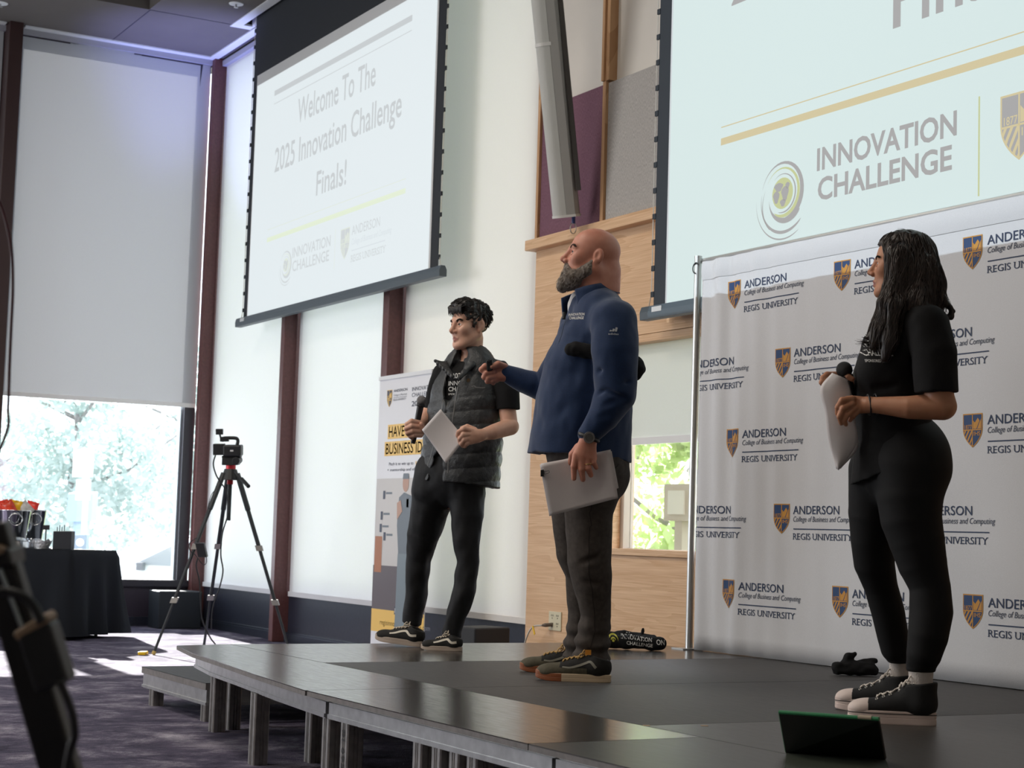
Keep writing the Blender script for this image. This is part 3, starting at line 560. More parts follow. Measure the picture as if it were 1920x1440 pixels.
a = q(739, 735.5); A.text('ANDERSON', a[0], a[1], .225, .019, 1, .006); A.text('College of Business', a[0], a[1]-.03, .22, .014, 3, 0, .2); A.rect(a[0], a[1]-.042, a[0]+.22, a[1]-.039, 3); A.slab('REGIS UNIVERSITY', a[0], a[1]-.064, .21, .015, 3)
a = q(773.5, 733.5); A.text('INNOVATION', a[0], a[1], .36, .028, 1, .0); A.text('CHALLENGE', a[0], a[1]-.042, .34, .028, 1, .0); A.text('2025', a[0], a[1]-.108, .19, .036, 1, .012)
a = q(727.5, 823.5); A.rect(a[0], a[1], a[0]+.42, a[1]+.104, 2, 1); A.text('HAVE A', a[0]+.02, a[1]+.014, .36, .076, 3, .008)
a = q(721.5, 855.5); A.rect(a[0], a[1], a[0]+.80, a[1]+.104, 2, 1); A.text('BUSINESS IDEA?', a[0]+.02, a[1]+.014, .76, .076, 3, .008)
a = q(730, 873); A.text('Pitch it to win up to', a[0], a[1], .40, .022, 1, 0); A.text('$10,000', a[0]+.43, a[1], .17, .022, 2, .006)
a = q(727, 884); A.text('+ mentorship and office space', a[0], a[1], .66, .021, 1, 0)
z1 = q(715, 1060)[1]; z2 = q(703, 1141)[1]; z3 = q(703, 1183)[1]; zp = q(705, 898)[1]
A.rect(x0+.01, z2, xr-.002, zp, 4, 0); A.rect(x0+.002, z2, xr-.002, z1, 5, 1); A.rect(x0+.002, z3, xr-.002, z2, 2, 1); A.rect(x0+.02, z1-.05, x0+.14, z1+.21, 6, 2)
for i, (du, dz) in enumerate([(.13, .48), (.10, .33), (.16, .18), (.09, .24), (.52, .42), (.56, .2), (.6, .03)]): A.rect(x0+du, z1+dz, x0+du+.035, z1+dz+.06, 1, 3); A.rect(x0+du+.045, z1+dz+.035, x0+du+.15, z1+dz+.05, 7, 2)
# printed picture on the banner: a person in dark clothes speaking into a microphone
h = q(762, 906); A.disc(h[0], h[1], .062, 8, 3, .8); A.poly([(h[0]-.05, h[1]+.03), (h[0]+.05, h[1]+.03), (h[0]+.04, h[1]+.07), (h[0]-.04, h[1]+.07)], 7, 5)
A.poly([(h[0]-.10, h[1]-.10), (h[0]-.02, h[1]-.065), (h[0]+.10, h[1]-.09), (h[0]+.15, h[1]-.30), (h[0]+.10, h[1]-.52), (h[0]-.08, h[1]-.52), (h[0]-.12, h[1]-.3)], 7, 3)
A.poly([(h[0]-.09, h[1]-.50), (h[0]+.11, h[1]-.50), (h[0]+.05, h[1]-1.0), (h[0]-.04, h[1]-1.42), (h[0]-.12, h[1]-1.42), (h[0]-.10, h[1]-.95)], 9, 4); A.poly([(h[0]+.02, h[1]-.50), (h[0]+.12, h[1]-.50), (h[0]+.16, h[1]-1.0), (h[0]+.13, h[1]-1.42), (h[0]+.05, h[1]-1.42), (h[0]+.06, h[1]-.95)], 9, 5)
A.poly([(h[0]-.13, h[1]-.14), (h[0]-.07, h[1]-.12), (h[0]-.04, h[1]-.2), (h[0]-.12, h[1]-.26)], 8, 6); A.poly([(h[0]-.17, h[1]-1.45), (h[0]-.03, h[1]-1.40), (h[0]-.03, h[1]-1.47), (h[0]-.18, h[1]-1.48)], 8, 3)
a = q(741, 1149); A.rect(a[0]-.01, a[1]-.012, a[0]+.45, a[1]+.045, 1, 2); A.text('FIND OUT MORE', a[0], a[1], .42, .032, 0, .008, 0, 3)
a = q(713, 1170.5); A.text('regisinnovationchallenge.com', a[0], a[1], .80, .036, 3, 0)
obj('print', A.place(lambda u, v, d: (u, RY-.003-d, v), .0005), [mat('banner_white', (.8, .8, .8), .4), mat('banner_navy', (.05, .06, .10), .5), mat('banner_gold', (.85, .55, .14), .45), mat('banner_ink', (.16, .17, .20), .5), mat('banner_grey', (.60, .58, .56), .45), mat('banner_floor', (.13, .11, .12), .5), mat('banner_orange', (.42, .17, .08), .5), mat('banner_slate', (.16, .19, .22), .5), mat('banner_skin', (.50, .30, .22), .5), mat('banner_trouser', (.20, .25, .28), .5)], rb, fixn=False)

# ================================================================ column loudspeaker
B0 = ony(1062, 404, 5.64); T0 = ony(1022, 0, 5.36); ax = (T0-B0)/np.linalg.norm(T0-B0); T1 = B0+ax*2.15
cs = thing('column_speaker', 'tall pale grey column loudspeaker leaning in front of the purple panel', 'speaker', B0)
fr = np.array([-.62, -.78, 0]); fr -= ax*(fr@ax); fr /= np.linalg.norm(fr); sd = np.cross(ax, fr)
def dsec(pts, a, b): 
    mb = MB(); n = len(pts); V = [a+sd*u+fr*v for u, v in pts]+[b+sd*u+fr*v for u, v in pts]
    return mb.add(V, [tuple(range(n)), tuple(range(2*n-1, n-1, -1))]+[((i+1) % n, i, n+i, n+(i+1) % n) for i in range(n)])
arc = [(.068*math.cos(t), .02+.068*math.sin(t)) for t in np.linspace(0, PI, 18)]
obj('grille', dsec(arc+[(-.068, -.01), (.068, -.01)], B0, T1), mat('pale_grey_grille', (.50, .50, .47), .5, bump=.3, bscale=900), cs, smooth=False)
obj('housing', dsec([(.071, -.012), (-.071, -.012), (-.066, -.065), (-.03, -.085), (.03, -.085), (.066, -.065)], B0, T1), mat('grey_speaker_housing', (.36, .35, .33), .5), cs)
obj('mounting_rail', dsec([(-.012, -.086), (.012, -.086), (.012, -.115), (-.012, -.115)], B0+ax*.15+sd*.05, T1), mat('dark_rail', (.05, .045, .04), .5), cs)
obj('end_cap', dsec([(u*1.06, v*1.04) for u, v in arc]+[(-.074, -.07), (-.03, -.09), (.03, -.09), (.074, -.07)], B0-ax*.012, B0+ax*.004), mat('pale_end_cap', (.62, .61, .58), .5), cs)
bz = B0+ax*1.07; obj('band', dsec([(u*1.05, v*1.04) for u, v in arc]+[(-.073, -.02), (.073, -.02)], bz, bz+ax*.022), MATS['pale_end_cap'], cs)
c0 = B0-ax*.012-fr*.045
mb = MB(); mb.tube([c0+np.array([0, 0, .01]), c0+np.array([0, 0, -.045])], .012, 10); obj('safety_clip', mb, mat('blue_clip', (.02, .05, .22), .4), cs)
mb = MB(); mb.tube([c0+np.array([.0, .022*math.cos(a), -.075+.035*math.sin(a)]) for a in np.linspace(0, 2*PI, 18)], .004, 6); obj('carabiner', mb, mat('steel_carabiner', (.5, .5, .5), .25, 1), cs)

# ================================================================ wall outlet, plug and cord
a, b = ony(1030, 1145.5, YO-.004), ony(1050.5, 1182.5, YO-.004)
ol = thing('wall_outlet', 'cream four-socket wall outlet low on the oak wall', 'outlet', ((a[0]+b[0])/2, YO, b[2])); m_out = mat('ivory_plastic', (.66, .60, .42), .4)
x0, x1, z0, z1 = a[0], b[0]+.01, b[2]-.004, a[2]; obj('face_plate', MB().box((x0, YO-.008, z0), (x1, YO, z1)), m_out, ol, bevel=.003)
for i in (.3, .72):
    for j in (.72, .3):
        cx, cz = x0+(x1-x0)*i, z0+(z1-z0)*j; mb = MB(); mb.box((cx-.012, YO-.0095, cz+.002), (cx-.007, YO-.0078, cz+.014)); mb.box((cx+.006, YO-.0095, cz+.002), (cx+.011, YO-.0078, cz+.014)); mb.lathe((cx, YO-.0078, cz-.009), [(0, .004), (-.0017, .004)], 8, (0, 1, 0)); obj('socket', mb, mat('socket_slot', (.03, .025, .02), .5), ol)
pg = (x0+(x1-x0)*.3, YO-.01, z0+(z1-z0)*.3)
pc = thing('power_cable', 'pale power cord plugged into the wall outlet, with a yellow tag', 'cord', pg)
obj('plug', MB().tube([(pg[0], pg[1], pg[2]), (pg[0]-.01, pg[1]-.045, pg[2]-.004), (pg[0]-.02, pg[1]-.062, pg[2]-.006)], [.012, .013, .007], 10), mat('grey_plug', (.16, .13, .11), .5), pc)
w0 = np.array([pg[0]-.02, pg[1]-.062, pg[2]-.006]); obj('cable', MB().tube(bez([w0, w0+[-.06, -.03, -.012], w0+[-.13, -.03, -.07], w0+[-.19, -.02, -.17], w0+[-.2, -.01, -.345]], 10), .0055, 8), mat('white_cord', (.62, .58, .52), .5), pc, smooth=True)
obj('yellow_tag', MB().obox(w0+[-.045, -.035, -.035], (.014, 0, -.026), (0, .002, 0), (.007, 0, .004)), mat('yellow_tape', (.80, .48, .01), .5), pc)
# small flat black case behind the stage edge near the young man's heel
ka, kb = at(866, 1204, 10.7), at(932, 1204, 10.9); kd = (kb-ka)/2; kd[2] = 0; kc = (ka+kb)/2
tag(obj('equipment_case', MB().obox((kc[0], kc[1], .21), kd, np.array([-kd[1], kd[0], 0])*.8, (0, 0, .21)), mat('black_case', (.012, .012, .014), .6), bevel=.01), 'low black case just behind the stage, right of the young man\'s shoes', 'case')
# tall plain bin-like floor box in the far corner
tag(obj('floor_box', MB().prism([(-16.52, 5.32), (-16.2, 5.32), (-16.2, 5.75), (-16.52, 5.75)], lambda u, v, d: (u, v, d), 0, .36), mat('black_box_paint', (.02, .026, .034), .45), bevel=.01), 'black floor box in the far corner behind the tripod', 'box')
# ================================================================ outside the windows
GZ = -.72
m_asph = mat('pale_asphalt', (.30, .30, .31), .9, noise=.1, nscale=2); m_grs = mat('dry_spring_grass', (.16, .22, .06), .9, noise=.3, nscale=2)
struct('ground_car_park', MB().box((-70, -40, GZ-.2), (-17.1, 60, GZ)), m_asph, 'pale car park ground outside the far window', 'ground')
struct('ground_path', MB().box((-17.1, 6.1, GZ-.2), (20, 8.2, GZ)), mat('pale_concrete', (.50, .49, .47), .9, noise=.06, nscale=3), 'pale concrete strip outside the side windows', 'ground')  # unseen pale strip, added so lawn bounce does not tint the side blinds
struct('ground_lawn', MB().box((-26, 8.2, GZ-.2), (20, 60, GZ+.03)), m_grs, 'spring lawn outside the small window', 'ground')
RNG = np.random.default_rng(7)
def leaves(mb, cen, rad, n, s):
    d = RNG.normal(size=(n, 3)); d /= np.linalg.norm(d, axis=1)[:, None]; r = RNG.uniform(.35, 1, n)**.5
    P = np.asarray(cen)+d*r[:, None]*np.asarray(rad); a = RNG.normal(size=(n, 3)); a /= np.linalg.norm(a, axis=1)[:, None]; b = np.cross(a, RNG.normal(size=(n, 3))); b /= np.linalg.norm(b, axis=1)[:, None]
    S = s*RNG.uniform(.6, 1.3, n)[:, None]; o = len(mb.v); V = np.stack([P-a*S, P-b*S*.55, P+a*S, P+b*S*.55], 1).reshape(-1, 3)
    mb.v += [tuple(v) for v in V.tolist()]; mb.f += [(o+4*i, o+4*i+1, o+4*i+2, o+4*i+3) for i in range(n)]; mb.m += [0]*n
def tree(lab, x, y, h, r, n, s, m, blobs, trunk=.16, name='leafy_tree', grp='trees outside', cat='tree', zb=GZ):
    o = thing(name, lab, cat, (x, y, zb), grp)
    tb = MB(); tb.tube([(x, y, zb), (x+.05, y, zb+h*.45), (x+.1, y+.05, zb+h*.8)], [trunk, trunk*.7, trunk*.25], 9)
    for k in range(7):
        a = RNG.uniform(0, 6.28); z = zb+h*RNG.uniform(.25, .7); L = r*RNG.uniform(.6, 1); tb.tube([(x, y, z), (x+L*.5*math.cos(a), y+L*.5*math.sin(a), z+.2*L), (x+L*math.cos(a), y+L*math.sin(a), z+.6*L)], [trunk*.4, trunk*.25, .02], 6)
    obj('trunk', tb, mat('grey_bark', (.26, .24, .24), .9, noise=.3, nscale=12), o, smooth=True)
    mb = MB()
    for bx, by, bz, br in blobs: leaves(mb, (x+bx*r, y+by*r, zb+h*bz), (r*br, r*br, r*br*.8), n//len(blobs), s)
    obj('foliage', mb, m, o, fixn=False); return o
m_lf = leaf('blue_green_leaf', (.52, .60, .58)); m_lf2 = leaf('yellow_green_leaf', (.56, .66, .36)); m_tw = mat('bare_twig', (.36, .34, .36), .8)
blob = [(0, 0, .62, .62), (.5, .2, .5, .5), (-.5, -.1, .48, .5), (.1, .5, .45, .5), (0, -.5, .5, .5), (.2, 0, .8, .42), (-.45, .4, .3, .45), (.5, -.4, .3, .45)]
for i, (X, Y, h, r, m, lab) in enumerate([(-41, 11.2, 6.4, 2.7, m_lf, 'pale round tree outside, above the parked car roof'), (-48.5, 16.6, 7.6, 3.0, m_lf, 'pale tree outside, at the right edge of the far window'), (-34.5, 6.4, 5.4, 1.9, m_tw, 'bare twiggy tree outside, at the left edge of the far window')]):
    tree(lab, X, Y, h, r, 5200 if m is m_lf else 2600, .13 if m is m_lf else .07, m, blob)
for i, (X, Y, h, r, lab) in enumerate([(-16.2, 10.6, 3.9, 1.3, 'yellow green shrub outside the small window, left one'), (-12.3, 8.7, 3.4, .85, 'yellow green shrub outside the small window, right one'), (-20.5, 14.5, 5.0, 2.4, 'larger pale green tree further outside the small window')]):
    tree(lab, X, Y, h, r, 3200, .075, m_lf2, [(0, 0, .5, .7), (.5, .2, .4, .6), (-.5, .1, .45, .6), (.1, -.5, .3, .6), (-.3, -.3, .75, .5), (.4, 0, .78, .45), (-.1, 0, .2, .7)], .09)
mb = MB(); leaves(mb, (-11.0, 6.95, GZ+.28), (2.2, .45, .36), 5200, .06); o = obj('tall_grass', mb, mat('pale_grass_blade', (.55, .60, .42), .8, noise=.3, nscale=5), fixn=False); tag(o, 'tall pale grass outside the small window', 'grass', kind='stuff')
ub = thing('utility_cabinet', 'small beige cabinet outside the small window', 'cabinet', (-10.05, 7.6, GZ)); ub_p = ony(1276, 942, 7.6)  # solid box shaped after a reflection in the small window pane
obj('casing', MB().box((ub_p[0]-.22, 7.6, ub_p[2]-.14), (ub_p[0]+.12, 7.75, ub_p[2]+.14)).box((ub_p[0]-.1, 7.62, GZ), (ub_p[0], 7.7, ub_p[2])), mat('beige_cabinet_paint', (.30, .26, .20), .6), ub); obj('door', MB().box((ub_p[0]-.15, 7.585, ub_p[2]-.09), (ub_p[0]+.06, 7.6, ub_p[2]+.09)), mat('cream_cabinet_door', (.42, .40, .34), .6), ub)
# parked car
cd = 27.5; c0 = at(165, 1087, cd); cdir = np.array([.49, .871, 0.]); cn = np.array([-.871, .49, 0])
def cp(u, v, w): return np.array([c0[0], c0[1], GZ])+cdir*u+cn*w+np.array([0, 0, v])
car = thing('parked_car', 'white hatchback parked outside the far window', 'car', cp(2, 0, .8))
prof = [(-.15, .42), (-.2, .75), (.05, .98), (.55, 1.06), (1.25, 1.42), (1.7, 1.55), (2.6, 1.58), (3.4, 1.5), (3.9, 1.15), (4.05, .8), (4.0, .42)]
obj('body', MB().prism(prof, lambda u, v, d: cp(u, v, d), 0, 1.72), mat('white_car_paint', (.62, .65, .68), .25, coat=.5), car, bevel=.07)
mb = MB()
for gp in ([(.72, 1.08), (1.3, 1.38), (1.72, 1.48), (1.9, 1.48), (1.9, 1.05)], [(1.98, 1.05), (1.98, 1.48), (2.75, 1.48), (2.85, 1.05)], [(2.95, 1.05), (2.85, 1.46), (3.3, 1.4), (3.6, 1.1)]):
    w_ = MB().prism(gp, lambda u, v, d: cp(u, v, d), -.012, 0); obj('side_window', w_, mat('grey_car_glass', (.24, .27, .30), .1), car)
for u in (.75, 3.2):
    w_ = obj('wheel', MB().tube([cp(u, .33, -.03), cp(u, .33, .2)], .33, 24), mat('tyre_rubber', (.05, .05, .055), .8), car); obj('rim', MB().tube([cp(u, .33, -.045), cp(u, .33, -.03)], .21, 16), mat('silver_rim', (.6, .6, .62), .3, .7), w_)
obj('wing_mirror', MB().obox(cp(.85, 1.05, -.12), cdir*.05, cn*.1, (0, 0, .06)), mat('dark_mirror_shell', (.08, .09, .11), .4), car)
# parking signs and ticket machine
def sign(lab, px, top, bot, wpx, d, sgs):
    p = at(px, bot, d); o = thing('parking_sign', lab, 'sign', (p[0], p[1], GZ), 'signs outside')
    obj('post', MB().tube([(p[0], p[1], GZ), (p[0], p[1], at(px, top, d)[2])], .035, 8), mat('pale_post', (.55, .58, .6), .5), o)
    for t, b, w_ in sgs:
        a, c = at(px, t, d), at(px, b, d); mb = MB(); mb.obox((a+c)/2-CF*.05, CR*w_/2*d/F_PX, CF*.01, (0, 0, (a[2]-c[2])/2)); obj('sign_plate', mb, mat('white_sign_plate', (.80, .82, .84), .4), o)
    return o
sign('white two-plate parking sign outside the far window', 158, 840, 985, 40, 21, [(842, 894, 38), (899, 937, 27)])
p = at(148, 1070, 20); tm = thing('ticket_machine', 'grey parking ticket machine outside beside the car', 'machine', (p[0], p[1], GZ)); zt = at(148, 1002, 20)[2]; mg = mat('grey_machine_paint', (.17, .23, .30), .4)
obj('cabinet', MB().obox((p[0], p[1], (GZ+zt)/2), CR*.085, np.cross(CR, (0, 0, 1))*.08, (0, 0, (zt-GZ)/2)), mg, tm, bevel=.01); obj('round_sign', MB().tube([at(150, 1017, 19.85), at(150, 1017, 19.8)], .045, 20), mat('white_disc', (.8, .8, .8), .4), tm)
obj('display_panel', MB().obox(at(149, 1045, 19.85), CR*.02, CF*.01, (0, 0, .1)), MATS['white_disc'], tm)
pb = at(155, 950, 30); tag(obj('utility_box', MB().obox(pb, CR*.21, CF*.2, (0, 0, .24)).obox((pb[0], pb[1], (GZ+pb[2])/2), CR*.12, CF*.1, (0, 0, (pb[2]-GZ)/2)), mat('pale_blue_box', (.26, .36, .46), .5)), 'pale blue box outside behind the parking sign', 'box')

# ================================================================ refreshment table
tc0 = np.array([-14.62, 4.02]); e1 = np.array([-.735, -.678]); e2 = np.array([-.678, .735]); TH = .748
def tp(u, v, z): p = tc0+e1*u+e2*v; return np.array([p[0], p[1], z])
tb = thing('buffet_table', 'table under a floor-length black cloth in front of the far window', 'table', tp(.9, .35, 0))
L, Dp = 1.83, .72
mb = MB(); mb.prism([(0.012, .012), (L-.012, .012), (L-.012, Dp-.012), (.012, Dp-.012)], lambda u, v, d: tp(u, v, d), TH-.035, TH-.004); obj('table_top', mb, mat('table_board', (.3, .28, .26), .6), tb)
for u, v in ((.1, .1), (L-.1, .1), (.1, Dp-.1), (L-.1, Dp-.1)): obj('leg', MB().tube([tp(u, v, 0), tp(u, v, TH-.03)], .016, 8), mat('dark_leg_steel', (.05, .05, .05), .4, .6), tb)
cl = MB(); per = [(u, 0) for u in np.linspace(0, L, 60)]+[(L, v) for v in np.linspace(0, Dp, 24)[1:]]+[(u, Dp) for u in np.linspace(L, 0, 60)[1:]]+[(0, v) for v in np.linspace(Dp, 0, 24)[1:-1]]
n = len(per); V = []
for k, z in enumerate(np.linspace(TH, .035, 14)):
    t = (TH-z)/TH
    for i, (u, v) in enumerate(per):
        fl = .02+.11*t**1.3*(.55+.45*math.sin(i*.55+1.2*math.sin(i*.13))); cu, cv = u-L/2, v-Dp/2
        corner = min(1, (abs(cu)/(L/2))**10+(abs(cv)/(Dp/2))**10)
        dx = (np.sign(cu) if abs(abs(cu)-L/2) < 1e-6 else 0); dy = (np.sign(cv) if abs(abs(cv)-Dp/2) < 1e-6 else 0)
        V.append(tp(u+dx*fl*(t > 0), v+dy*fl*(t > 0), z+.006 if k == 0 else z))
Fc = [(k*n+i, k*n+(i+1) % n, (k+1)*n+(i+1) % n, (k+1)*n+i) for k in range(13) for i in range(n)]+[tuple(range(n))]
cl.add(V, Fc); o = obj('tablecloth', cl, mat('black_tablecloth', (.010, .012, .016), .9, spec=.2, noise=.1, nscale=200), smooth=True); tag(o, 'black floor-length cloth draped over the buffet table', 'tablecloth')
M_steel = mat('polished_steel', (.62, .63, .65), .12, 1.0)
def onT(px, off): # point on the table under picture column px, off metres behind the front edge
    best = min((tp(u, off, TH) for u in np.linspace(-.05, L, 380)), key=lambda p: abs(960+F_PX*((p-EYE)@CR)/((p-EYE)@CF)-px)); return best
for px, off, r, h, lab in ((22, .20, .150, .26, 'large polished steel ice bucket on the buffet table, with a ring handle'), (58, .57, .12, .27, 'second polished steel bucket, half hidden behind the front bucket')):
    p = onT(px, off); z = TH+.062+.01; o = thing('ice_bucket', lab, 'bucket', (p[0], p[1], z), 'steel buckets')
    obj('pail', MB().lathe((p[0], p[1], z), [(0, r*.72), (.01, r*.76), (h*.97, r*1.0), (h, r*1.05), (h-.004, r*.97), (.02, r*.70)], 32), M_steel, o, smooth=True)
    t = p-EYE; t[2] = 0; t /= np.linalg.norm(t); s_ = np.array([-t[1], t[0], 0]); hc = p-t*(r*.99)+np.array([0, 0, .062+h*.72]); hc -= s_*.02
    obj('ring_handle', MB().tube([hc+s_*.055*math.cos(a)+np.array([0, 0, .05*math.sin(a)]) for a in np.linspace(0, 2*PI, 24)], .006, 8), M_steel, o, smooth=True)
    b_ = thing('steel_stand', 'round steel stand under the '+('front' if off < .3 else 'rear')+' bucket on the buffet table', 'stand', (p[0], p[1], TH+.008), 'steel stands')
    obj('drum', MB().lathe((p[0], p[1], TH+.008), [(0, r*.95), (.055, r*.95), (.06, r*1.02), (.064, r*1.0)], 28), M_steel, b_, smooth=False)
cols = [((.62, .04, .02), 'red'), ((.80, .45, .02), 'yellow'), ((.60, .05, .02), 'orange-red'), ((.5, .48, .46), 'silver'), ((.66, .04, .03), 'bright red')]
for i, (px, off, ang) in enumerate([(2, .22, .3), (24, .22, -.2), (14, .17, .6), (44, .26, .9), (55, .57, -.3)]):
    p = onT(px, off)+np.array([0, 0, .062+.285]); o_ = MB(); a1 = np.array([math.cos(ang)*CR[0], math.cos(ang)*CR[1], math.sin(ang)*.8]); a2 = np.cross(a1, CF); V = []
    for v in range(9):
        for u in range(7):
            x, y = (u/6-.5), (v/8-.5); th = .028*(1-(2*x)**4)*(1-(2*y)**4)
            V += [p+a1*x*.11+a2*y*.14-CF*th+CU*.004*math.sin(20*x+i), p+a1*x*.11+a2*y*.14+CF*th]
    Fc = []
    for v in range(8):
        for u in range(6):
            a_ = (v*7+u)*2; b_ = a_+2; c_ = a_+16; d_ = a_+14; Fc += [(a_, b_, c_, d_), (a_+1, d_+1, c_+1, b_+1)]
    o_.add(V, Fc); tag(obj('snack_bag', o_, mat(cols[i][1]+'_foil', cols[i][0], .25, noise=.25, nscale=25), smooth=True), ['red snack bag at the left in the front steel bucket', 'yellow snack bag standing in the middle of the front bucket', 'orange-red snack bag at the front rim of the steel bucket', 'silver snack bag between the two buckets', 'bright red snack bag in the rear bucket'][i], 'snack bag', 'snack bags in the buckets')
p = onT(119, .1); tag(obj('black_box', MB().obox(p+[0, 0, .087], CR*.078, np.cross(CR, (0, 0, 1.))*.06, (0, 0, .078)), mat('black_card', (.012, .014, .02), .6), bevel=.004), 'black square box at the right end of the buffet table', 'box')
p = onT(112, .14); w_ = thing('utensil_holder', 'small dark utensils standing above the black box', 'utensils', p+[0, 0, .16])
for k in range(4): a_ = p+np.array([0, 0, .15])+CR*(.02*k-.03); obj('handle', MB().tube([a_, a_+[0, 0, .05+.015*(k % 2)]], .004, 6), mat('dark_utensil', (.02, .02, .025), .5), w_)
p = onT(84, .30); w_ = thing('card_stand', 'thin black card stand behind the plastic tray', 'stand', p)
obj('post', MB().tube([p+[0, 0, .006], p+[0, 0, .20]], .006, 8), MATS['dark_utensil'], w_); obj('foot', MB().lathe(p+[0, 0, .005], [(0, .05), (.008, .05)], 18), MATS['dark_utensil'], w_); obj('card', MB().obox(p+[0, 0, .19], CR*.03, CF*.003, (0, 0, .02)), MATS['dark_utensil'], w_)
p = onT(78, .14); V = []; mb = MB()
mb.grid(lambda u, v: p+CR*.095*(.6+.4*v)*math.cos(2*PI*u)*(1 if v < .99 else .9)+np.array([CF[0], CF[1], 0])*.07*math.sin(2*PI*u)+np.array([0, 0, .008+.075*v+.008*math.sin(14*PI*u)*v]), 60, 6); tag(obj('plastic_bag', mb, mat('crumpled_clear_plastic', (.42, .43, .45), .15, .3, noise=.5, nscale=60, bump=.8, bscale=70), smooth=True), 'crumpled clear plastic tray of cutlery between bucket and black box', 'tray')

# ================================================================ camcorder on its tripod
f1 = onz(287, 1228, 0)
def fl(px, d): p = at(px, 900, d); return np.array([p[0], p[1], 0])
f2 = fl(396, 14.25); f3 = fl(560, 13.55); cen = at(432, 890, 13.72); ap = np.array([cen[0], cen[1], at(432, 888, 13.72)[2]])
M_tri = mat('dark_tripod_tube', (.035, .040, .045), .35, .4); M_clamp = mat('grey_leg_clamp', (.30, .29, .28), .4, .5); M_bk = mat('black_camera_plastic', (.014, .015, .017), .45); M_red = mat('red_anodised_ring', (.42, .02, .03), .35, .5)
tr = thing('camera_tripod', 'black video tripod standing in the sunlight beyond the stage', 'tripod', (cen[0], cen[1], 0))
px = lambda n_: n_*13.72/F_PX
for ft in (f1, f2, f3):
    d = ft-ap; d /= np.linalg.norm(d); r0 = ap+np.array([d[0], d[1], 0])/np.hypot(d[0], d[1])*.06; Lg = np.linalg.norm(ft-r0); dd = (ft-r0)/Lg; A_ = lambda t: r0+dd*Lg*t
    lg = obj('leg', MB().tube([A_(0), A_(.20), A_(.205), A_(.40), A_(.405), A_(.70), A_(.705), A_(.985)], [.022, .022, .017, .017, .014, .014, .011, .011], 10), M_tri, tr)
    for t in (.41, .705): obj('clamp', MB().obox(A_(t), CR*.026, CF*.02, dd*.022), M_clamp, lg)
    obj('foot', MB().tube([A_(.98), A_(.998)], .016, 10), mat('yellow_foot_rubber', (.55, .40, .12), .6) if ft is f1 else M_bk, lg)
obj('centre_column', MB().tube([ap+[0, 0, .03], ap-[0, 0, .37]], .017, 12), M_tri, tr); obj('spider', MB().tube([ap+[0, 0, .035], ap-[0, 0, .05]], [.05, .075], 14), M_bk, tr)
obj('red_ring', MB().tube([ap+[0, 0, .036], ap+[0, 0, .068]], .040, 18), M_red, tr); obj('red_collar', MB().tube([ap-[0, 0, .052], ap-[0, 0, .085]], .024, 12), M_red, tr)
hd = ap+np.array([0, 0, .068]); obj('fluid_head', MB().obox(hd+[0, 0, .031], CR*.065, CF*.05, (0, 0, .030)).obox(hd+[0, 0, .066]+CR*.005, CR*.075, CF*.04, (0, 0, .007)).tube([hd+CR*.05-CF*.08+[0, 0, .036], hd+CR*.05+CF*.08+[0, 0, .036]], .030, 12), M_bk, tr, bevel=.004)
ph = at(440, 884, 13.65); obj('pan_handle', MB().tube([ph, at(452, 897, 13.6), at(453, 898, 13.6), at(466, 912, 13.5)], [.008, .008, .016, .016], 10), M_bk, tr)
cz = hd+np.array([0, 0, .076]); cc = thing('camcorder', 'black video camcorder with top handle on the tripod', 'camcorder', cz)
def cb(x0, x1, y0, y1, d=.05): # box from picture columns and rows
    a_, b_ = at(x0, y0, 13.72), at(x1, y1, 13.72); c_ = (a_+b_)/2; return c_, CR*abs((b_-a_)@CR)/2, CF*d, CU*abs((b_-a_)@CU)/2
obj('body', MB().obox(*cb(420, 454, 834, 855, .065)), M_bk, cc, bevel=.012); obj('lens_hood', MB().obox(*cb(401, 421, 832, 853, .05)), M_bk, cc, bevel=.005)
obj('handle', MB().tube(bez([at(416, 828, 13.72), at(418, 822, 13.72), at(432, 821, 13.72), at(443, 822, 13.72), at(446, 827, 13.72), at(444, 836, 13.72)], 6), .014, 8), M_bk, cc, smooth=True); obj('microphone', MB().obox(*cb(413, 429, 819, 828, .022)), M_bk, cc, bevel=.003)
lc = obj('monitor', MB().obox(*cb(405, 418, 804, 815, .02)).tube([at(412, 814, 13.72), at(414, 822, 13.72)], .008, 6), M_bk, cc, bevel=.003)
mb = MB(); a_ = Art(); c_, rx, _, uz = cb(434, 440, 843, 846, .066); mb.obox(c_-CF*.066, rx, CF*.001, uz); obj('white_badge', mb, mat('white_badge_paint', (.7, .7, .7), .5), cc)
ad = thing('power_adapter', 'black power adapter box strapped to the left tripod leg', 'adapter', at(378, 1031, 13.4)); u_ = (f1-ap)/np.linalg.norm(f1-ap); ac = at(378, 1031, 13.42)
obj('box', MB().obox(ac, CR*.034, CF*.03, CU*.055-CR*.012), M_bk, ad, bevel=.004)
dC = 13.45
